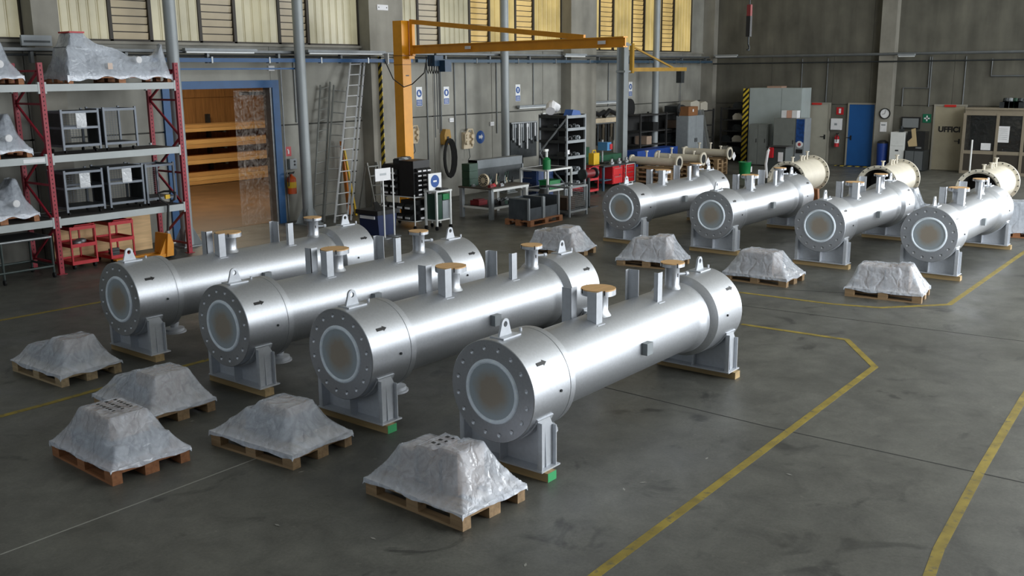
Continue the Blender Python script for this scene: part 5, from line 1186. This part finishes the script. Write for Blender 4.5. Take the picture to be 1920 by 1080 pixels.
# green bucket, pallet stack, small cream pipes
c = pz(1396, 328)
t = thing('green_bucket', 'green plastic bucket by the small cream pipes', 'bucket', c); MB().lathe([(0, .0001), (0, .19), (.43, .22), (.45, .235), (.47, .235), (.47, .215), (.05, .185), (.05, .0001)], 'z', (0, 0, 0), 24).build('body', green, t, True); MB().path([(.22, 0, .44), (.15, -.17, .5), (0, -.23, .48), (-.15, -.17, .5), (-.22, 0, .44)], .008, 6).build('bail', steel, t); MB().box(.10, .19, -.19, -.17, .1, .3).build('label', paper, t)
ZP = .78
ends = [((1272.5, 305), (1199, 297)), ((1318, 298), (1251, 289.5)), ((1367.5, 287.5), (1303, 280.5))]
nmz = ['leftmost', 'middle', 'rightmost']
for k, (e0, e1) in enumerate(ends):
    A = pz(*e0, ZP); L_ = 1.75
    t = thing('cream_pipe', 'small cream flanged pipe on trestle pallets, %s of three' % nmz[k], 'pipe', (A.x, A.y, ZP), 0, 'small cream flanged pipes')
    MB().lathe([(.0, .135), (L_, .135)], 'y', (0, 0, 0), 24).build('tube', cream, t, True)
    MB().lathe([(-.03, .15), (-.03, .225), (.02, .225), (.02, .135), (.0, .15)], 'y', (0, 0, 0), 28, True).build('flange', cream, t, True)
    MB().lathe([(L_-.02, .135), (L_-.02, .19), (L_+.03, .19), (L_+.03, .0001)], 'y', (0, 0, 0), 28).build('flange', cream, t, True)
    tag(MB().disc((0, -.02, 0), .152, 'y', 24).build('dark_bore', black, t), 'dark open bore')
    for s, h in ((.35, .12), (.75, .22), (1.2, .2)): MB().tube((0, s, .12), (0, s, .12+h), .03, 10).tube((0, s, .10+h), (0, s, .14+h), .06, 12).build('stub', cream, t, True)
    for q in (.25, 1.35):
        n = 5
        for l in range(n):
            pass
    if k: tag(MB().add([(0, 0, .16), (.16, 0, 0), (0, 0, -.16), (-.16, 0, 0), (0, .006, .16), (.16, .006, 0), (0, .006, -.16), (-.16, .006, 0)], [(0, 1, 2, 3), (7, 6, 5, 4), (0, 4, 5, 1), (1, 5, 6, 2), (2, 6, 7, 3), (3, 7, 4, 0)]).build('paper_tag', paper, t, False, (.26, -.06, -.12)), 'white paper tag')
    # stack of pallets carrying the pipe
    for l in range(4):
        pallet_mesh_tree('wooden_pallet', 'pallet number %s of the stack under the %s small cream pipe' % (['one from the floor', 'two from the floor', 'three from the floor', 'four from the floor'][l], nmz[k]), (A.x, A.y+.85, .1475*l), 0, 'pallet stacks under the cream pipes', wood, .8, 1.2)
# three big cream vessels behind the far row
for k, (p0, p1, lb) in enumerate((((1474, 339), (1521, 325), 'cream flanged vessel behind the second far-row silver vessel'), ((1643, 349), (1688, 334), 'cream flanged vessel behind the third far-row silver vessel'), ((1833, 358), (1872, 341), 'cream flanged vessel behind the rightmost silver vessel'))):
    A = pz(*p0, .86); B_ = pz(*p1, .86); Lc = (B_-A).length; ang = math.atan2(B_.y-A.y, B_.x-A.x)
    t = thing('cream_vessel', lb, 'vessel', (A.x, A.y, 0), ang, 'cream flanged vessels'); r, rf = .43, .505; Lc = max(1.5, min(Lc, 5.5))
    MB().lathe([(.05, r*.95), (.05, r), (Lc-.05, r)], 'x', (0, 0, .86), 40).build('body', cream, t, True)
    MB().lathe([(0, .445), (0, rf), (.06, rf), (.06, r-.01)], 'x', (0, 0, .86), 40, True).build('flange', cream, t, True)
    MB().lathe([(Lc-.06, r*.9), (Lc-.06, rf), (Lc, rf), (Lc, r*.9)], 'x', (0, 0, .86), 40, True).build('flange', cream, t, True)
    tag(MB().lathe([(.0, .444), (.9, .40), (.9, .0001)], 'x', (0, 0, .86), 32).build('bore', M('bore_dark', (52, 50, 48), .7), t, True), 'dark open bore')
    for fx in (.0-.004, Lc-.066):
        pass
    bl = MB()
    for i in range(20):
        a = 2*PI*(i+.5)/20; bl.tube((-.012, .475*math.cos(a), .86+.475*math.sin(a)), (.0, .475*math.cos(a), .86+.475*math.sin(a)), .016, 6); bl.tube((Lc-.08, .475*math.cos(a), .86+.475*math.sin(a)), (Lc-.06, .475*math.cos(a), .86+.475*math.sin(a)), .016, 6)
    tag(bl.build('bolts', darkm, t), None, None, None, 'stuff')
    for s, h in ((.45, .16), (Lc*.55, .14), (Lc*.65, .12), (Lc*.78, .22)): MB().tube((s, 0, .86+r-.02), (s, 0, .86+r+h), .03, 8).tube((s, 0, .86+r+h-.02), (s, 0, .86+r+h), .055, 10).build('stub', cream, t, True)
    for s in (Lc*.2, Lc*.75): MB().prism([(-.42, 0), (.42, 0), (.38, .5), (.2, .50), (-.2, .50), (-.38, .5)], 'x', s-.08, s+.08).build('cradle', wood_d, t)
# film wrapped parts behind the far vessels
for k, (x, y, ct, lb, sz) in enumerate(((23.3, 6.75, [(0, .1, .3, .4, .85), (0, -.25, .3, .3, .5)], 'grey film-wrapped part between the two right far-row vessels', (.7, 1.0)), (24.2, 4.62, [(0, .0, .5, .6, .62)], 'rounded film-wrapped part right of the rightmost silver vessel', (.8, 1.0)), (24.9, 3.5, [(0, 0, .4, .5, .8)], 'film-wrapped part cut off by the right edge of the photo', (.7, .9)))):
    wrapped(['small pallet under the wrapped part between the right far-row vessels', 'small pallet under the rounded wrapped part', 'small pallet at the right edge of the photo'][k], lb, (x, y), .1*k, ct, 71+k, 'far pallets', 'film-wrapped parts behind the far row', film_g, wood_d, .1, sz[0], sz[1], silver2, .012)

fs_ = MB()
for p in ((1170, 918), (1205, 905), (320, 772), (360, 790), (565, 885), (1480, 890), (985, 1060), (520, 985), (1325, 860), (700, 1010)):
    c = pz(*p); a = random.uniform(0, 3); fs_.add([(c.x+.035*math.cos(a), c.y+.035*math.sin(a), .004), (c.x-.012*math.sin(a), c.y+.012*math.cos(a), .004), (c.x-.03*math.cos(a), c.y-.03*math.sin(a), .004), (c.x+.012*math.sin(a), c.y-.012*math.cos(a), .003)], [(0, 1, 2, 3)])
tag(fs_.build('floor_litter', jl), 'tiny pale scraps scattered on the concrete floor', 'litter', None, 'stuff')
# ------------------------------------------------------------------ right wall: doors, signs, office
def wall_door(n, p0, p1, ptop, m, handle_side, hm=black):
    a, b = px(p0, 250, XB-.05), px(p1, 250, XB-.05); z = px((p0+p1)/2, ptop, XB-.05).z
    o = tag(MB().box(XB-.06, XB+.02, b.y, a.y, .01, z).build('door_%d' % n, m), None, None, None, 'structure')
    fr = MB().box(XB-.08, XB+.02, a.y, a.y+.06, 0, z+.06).box(XB-.08, XB+.02, b.y-.06, b.y, 0, z+.06).box(XB-.08, XB+.02, b.y, a.y, z, z+.06).build('door_frame', M('door_frame', (150, 146, 134), .6), o)
    yh = b.y+.12 if handle_side == 'r' else a.y-.12
    MB().box(XB-.075, XB-.06, yh-.03, yh+.03, .98, 1.16).bar((XB-.10, yh, 1.08), (XB-.10, yh+.16, 1.08), .025, .025).box(XB-.10, XB-.07, yh-.012, yh+.012, 1.068, 1.092).build('door_handle', hm, o)
    return a.y, b.y, z
dbeige = M('door_beige', (168, 164, 150), .6, 0, .06, 3)
redstk = M('sticker_red', (196, 44, 36), .5)
ya1, yb1, z1 = wall_door(2, 1507, 1552, 195, dbeige, 'r')
ya2, yb2, z2 = wall_door(3, 1590, 1637, 196, M('door_blue', (16, 84, 150), .6, 0, .06, 2), 'l')
ya3, yb3, z3 = wall_door(4, 1751, 1806, 199, M('door_office', (158, 150, 128), .6, 0, .06, 3), 'r')
for y0, y1, z, lb in ((ya1, yb1, z1, 'red emergency sign above the beige door'), (ya3, yb3, z3, 'red emergency sign above the office door')):
    tag(MB().box(XB-.11, XB-.085, (y0+y1)/2-.2, (y0+y1)/2+.2, z-.03, z+.05).box(XB-.115, XB-.11, (y0+y1)/2-.12, (y0+y1)/2+.12, z-.0, z+.02).build('door_sign', redstk), lb, 'sign')
text_mesh('UFFICI', .27, arrow_m, 'lettering', bpy.data.objects['door_4'], (XB-.064, (ya3+yb3)/2-.02, px(1775, 243, XB-.06).z), (PI/2, 0, -PI/2))
tag(MB().box(XB-.5, XB-.3, yb2-.1, ya2+.3, 0, .012).build('floor_hazard_strip', stripes_mat('hazard_floor', .3, (0, 1, .0))), 'yellow and black strip on the floor before the blue door', 'floor marking')
def wsign(name, label, cat, p, w, h, mat, X=XB, depth=.02):
    c = px(p[0], p[1], X-depth); t = thing(name, label, cat, (X-.001, c.y, c.z)); MB().box(-depth, 0, -w/2, w/2, -h/2, h/2).build('plate', mat, t); return t
t = wsign('hydrant_sign', 'red fire hydrant sign between beige and blue door', 'sign', (1575, 208), .28, .28, red); MB().box(-.024, -.02, -.04, .04, -.09, .09).build('pictogram', paper, t)
t = wsign('hydrant_box', 'white fire hose box under the red sign', 'box', (1567, 233), .40, .44, paper, XB, .16); MB().box(-.166, -.16, -.05, .05, -.04, .04).build('latch', greyp, t); MB().box(-.163, -.16, -.19, .19, -.21, -.2).build('seam', greyp, t)
c = px(1568, 275, XB-.15); extinguisher('red fire extinguisher under the white hose box', (XB-.15, c.y, c.z), .09, .48, red)
c = px(1659, 213, XB-.44); t = thing('wall_clock', 'round wall clock with black rim on the pilaster', 'clock', (XB-.401, c.y, c.z))
MB().lathe([(0, .0001), (0, .2), (-.05, .2), (-.05, .17), (-.03, .165)], 'x', (0, 0, 0), 32).build('rim', black, t, True); MB().disc((-.031, 0, 0), .168, 'x', 28).build('face', paper, t); MB().bar((-.035, 0, 0), (-.035, .09, -.03), .004, .014, (0, 0, 1)).build('hour_hand', black, t); MB().bar((-.037, 0, 0), (-.037, -.02, .13), .004, .010, (0, 1, 0)).build('minute_hand', black, t)
t = wsign('notice_sheet', 'pale notice under the wall clock', 'notice', (1656, 238), .24, .36, paper, XB-.40); MB().box(-.022, -.02, -.08, .08, .05, .1).build('print', greyp, t)
c = px(1654, 283, XB-.62); t = thing('blue_bin', 'blue waste bin under the notice', 'bin', (XB-.62, c.y, 0)); MB().lathe([(0, .0001), (0, .17), (.9, .2), (.95, .2), (.95, .0001)], 'z', (0, 0, 0), 20).build('body', M('bin_blue2', (22, 60, 140), .5), t, True); MB().lathe([(.95, .205), (1.0, .19), (1.06, .1), (1.07, .0001)], 'z', (0, 0, 0), 20).build('lid', black, t, True)
c0, c1 = px(1669, 270, 37.6), px(1696, 270, 37.6); z = px(1682, 248, 37.6).z
t = thing('fridge', 'white two-door fridge beside the coffee machine', 'fridge', (37.6, c1.y, 0)); w = c0.y-c1.y; MB().box(0, .6, 0, w, .03, z).build('body', white, t); MB().box(-.02, 0, .005, w-.005, z*.64+.01, z-.01).build('upper_door', white, t); d = MB().box(-.02, 0, .005, w-.005, .05, z*.64).build('lower_door', white, t); MB().box(-.024, -.02, w*.38, w*.62, z*.50, z*.54).build('badge', darkm, d)
MB().box(.1, .4, w*.3, w*.5, z, z+.12).tube((.2, w*.4, z+.12), (.2, w*.4, z+.22), .05, 10).build('bottle_on_top', darkm, t)
c = px(1704, 231, XB-.3); t = thing('wall_screen', 'dark framed screen on the right wall', 'screen', (XB-.001, c.y, c.z)); MB().box(-.10, -.04, -.34, .34, -.22, .22).build('frame', black, t); MB().box(-.104, -.10, -.29, .29, -.17, .17).build('display', M('screen_grey', (128, 132, 134), .4), t); MB().box(-.04, 0, -.06, .06, -.06, .06).build('bracket', darkm, t)
c0, c1 = px(1697, 280, 37.5), px(1732, 280, 37.5); z = px(1715, 282, 37.5).z; w = c0.y-c1.y
t = thing('side_cabinet', 'grey low cabinet under the coffee machine', 'cabinet', (37.5, c1.y, 0)); MB().box(0, .7, 0, w, .02, z).build('body', darkm, t); MB().box(-.012, 0, .02, w*.5-.01, .05, z-.03).box(-.012, 0, w*.5+.01, w-.02, .05, z-.03).build('door', M('grey_mid', (92, 96, 98), .5), t)
z2_ = px(1712, 247, 37.6).z
t = thing('coffee_machine', 'black coffee machine with a lit picture panel', 'machine', (37.6, c1.y+.02, z+.001)); MB().box(0, .5, 0, w-.04, 0, z2_-z).build('body', black, t); MB().prism([(.25, .15), (.55, .12), (.6, .3), (.45, .45), (.5, .75), (.35, .8)], 'x', -.008, 0).build('picture', M('coffee_picture', (190, 168, 128), .5), t); MB().box(-.01, 0, .1, .3, .06, .12).build('cup_tray', steel, t)
tag(MB().box(0, .2, 0, .35, 0, .05).box(.02, .18, .02, .33, .05, .08).build('paper_cups', paper, None, False, (37.35, c0.y-.5, z-.25)), 'small white packet by the low grey cabinet', 'packet') if False else None
t = wsign('exit_sign', 'green emergency exit sign left of the office door', 'sign', (1738, 222), .30, .32, M('exit_green', (10, 104, 74), .5)); MB().box(-.023, -.02, -.025, .025, -.1, .1).box(-.023, -.02, -.1, .1, -.025, .025).build('cross', paper, t)
# glazed office partition
ofr = M('office_frame', (140, 130, 112), .6, 0, .06, 3); OX = 37.7
ys = [px(q, 260, OX).y for q in (1806, 1868, 1917, 1965, 2015)]; zb_, zm_, zt_ = .0, px(1840, 286, OX).z, px(1840, 212, OX).z
off = tag(MB().box(OX, OX+.1, ys[-1], ys[0], zt_-.08, zt_+.12).build('wall_office', ofr), None, None, None, 'structure')
glass = film_mat('office_glass', (40, 42, 42), .5, .06); darkp = M('office_panel', (58, 52, 44), .6, 0, .1, 4)
MB().box(OX+.02, OX+.08, ys[-1], ys[0], zm_-.06, zm_+.06).build('transom', ofr, off); MB().box(OX+.0, OX+.1, ys[-1], ys[0], 0, .10).build('sill', ofr, off)
for y in ys: MB().box(OX-.01, OX+.11, y-.045, y+.045, 0, zt_).build('mullion', ofr, off)
for y0, y1 in zip(ys[:-1], ys[1:]):
    MB().box(OX+.04, OX+.05, y1+.045, y0-.045, zm_+.06, zt_-.08).build('pane', glass, off); MB().box(OX+.035, OX+.055, y1+.045, y0-.045, .10, zm_-.06).build('lower_panel', darkp, off)
MB().box(OX+.1, XB, ys[0]-.06, ys[0], 0, zt_+.1).build('return_wall', ofr, off); MB().box(OX+.6, OX+.65, ys[-1], ys[0]-.06, 0, zt_).build('inner_wall', M('office_inner', (52, 52, 48), .8, 0, .5, 2), off)
MB().box(OX-.05, XB, ys[-1], ys[0], zt_+.12, zt_+.18).build('roof', ofr, off)
t = wsign('paper_notice', 'white printed sheet taped in the office window', 'notice', (1880, 252), .42, .56, paper, OX+.04, .004)
for k in range(6): MB().box(-.006, -.004, -.15, .15, .18-.07*k, .19-.07*k).build('print_line', greyp, t)
wsign('paper_card', 'white card at the bottom corner of the office window', 'notice', (1848, 275), .32, .24, paper, OX+.04, .004)
c = pz(1817, 330); t = thing('chain_post', 'thin white post on the floor before the office', 'post', c); MB().tube((0, 0, .02), (0, 0, 1.25), .03, 10).build('pole', white, t, True); MB().lathe([(0, .0001), (0, .2), (.02, .2), (.03, .04), (.03, .0001)], 'z', (0, 0, 0), 18).build('foot', steel, t, True)
for k in range(4): tag(MB().box(-.2, .2, -.15, .15, 0, .2).tube((0, 0, .2), (.05, 0, .3), .1, 10).build('roof_clutter', (darkm, greyp, dgreen, darkm)[k], None, False, (OX+.35, px(1885+9*k, 200, OX+.35).y, zt_+.181)), '%s small item from the left on the office roof' % ORD[k], 'clutter', 'items on the office roof')
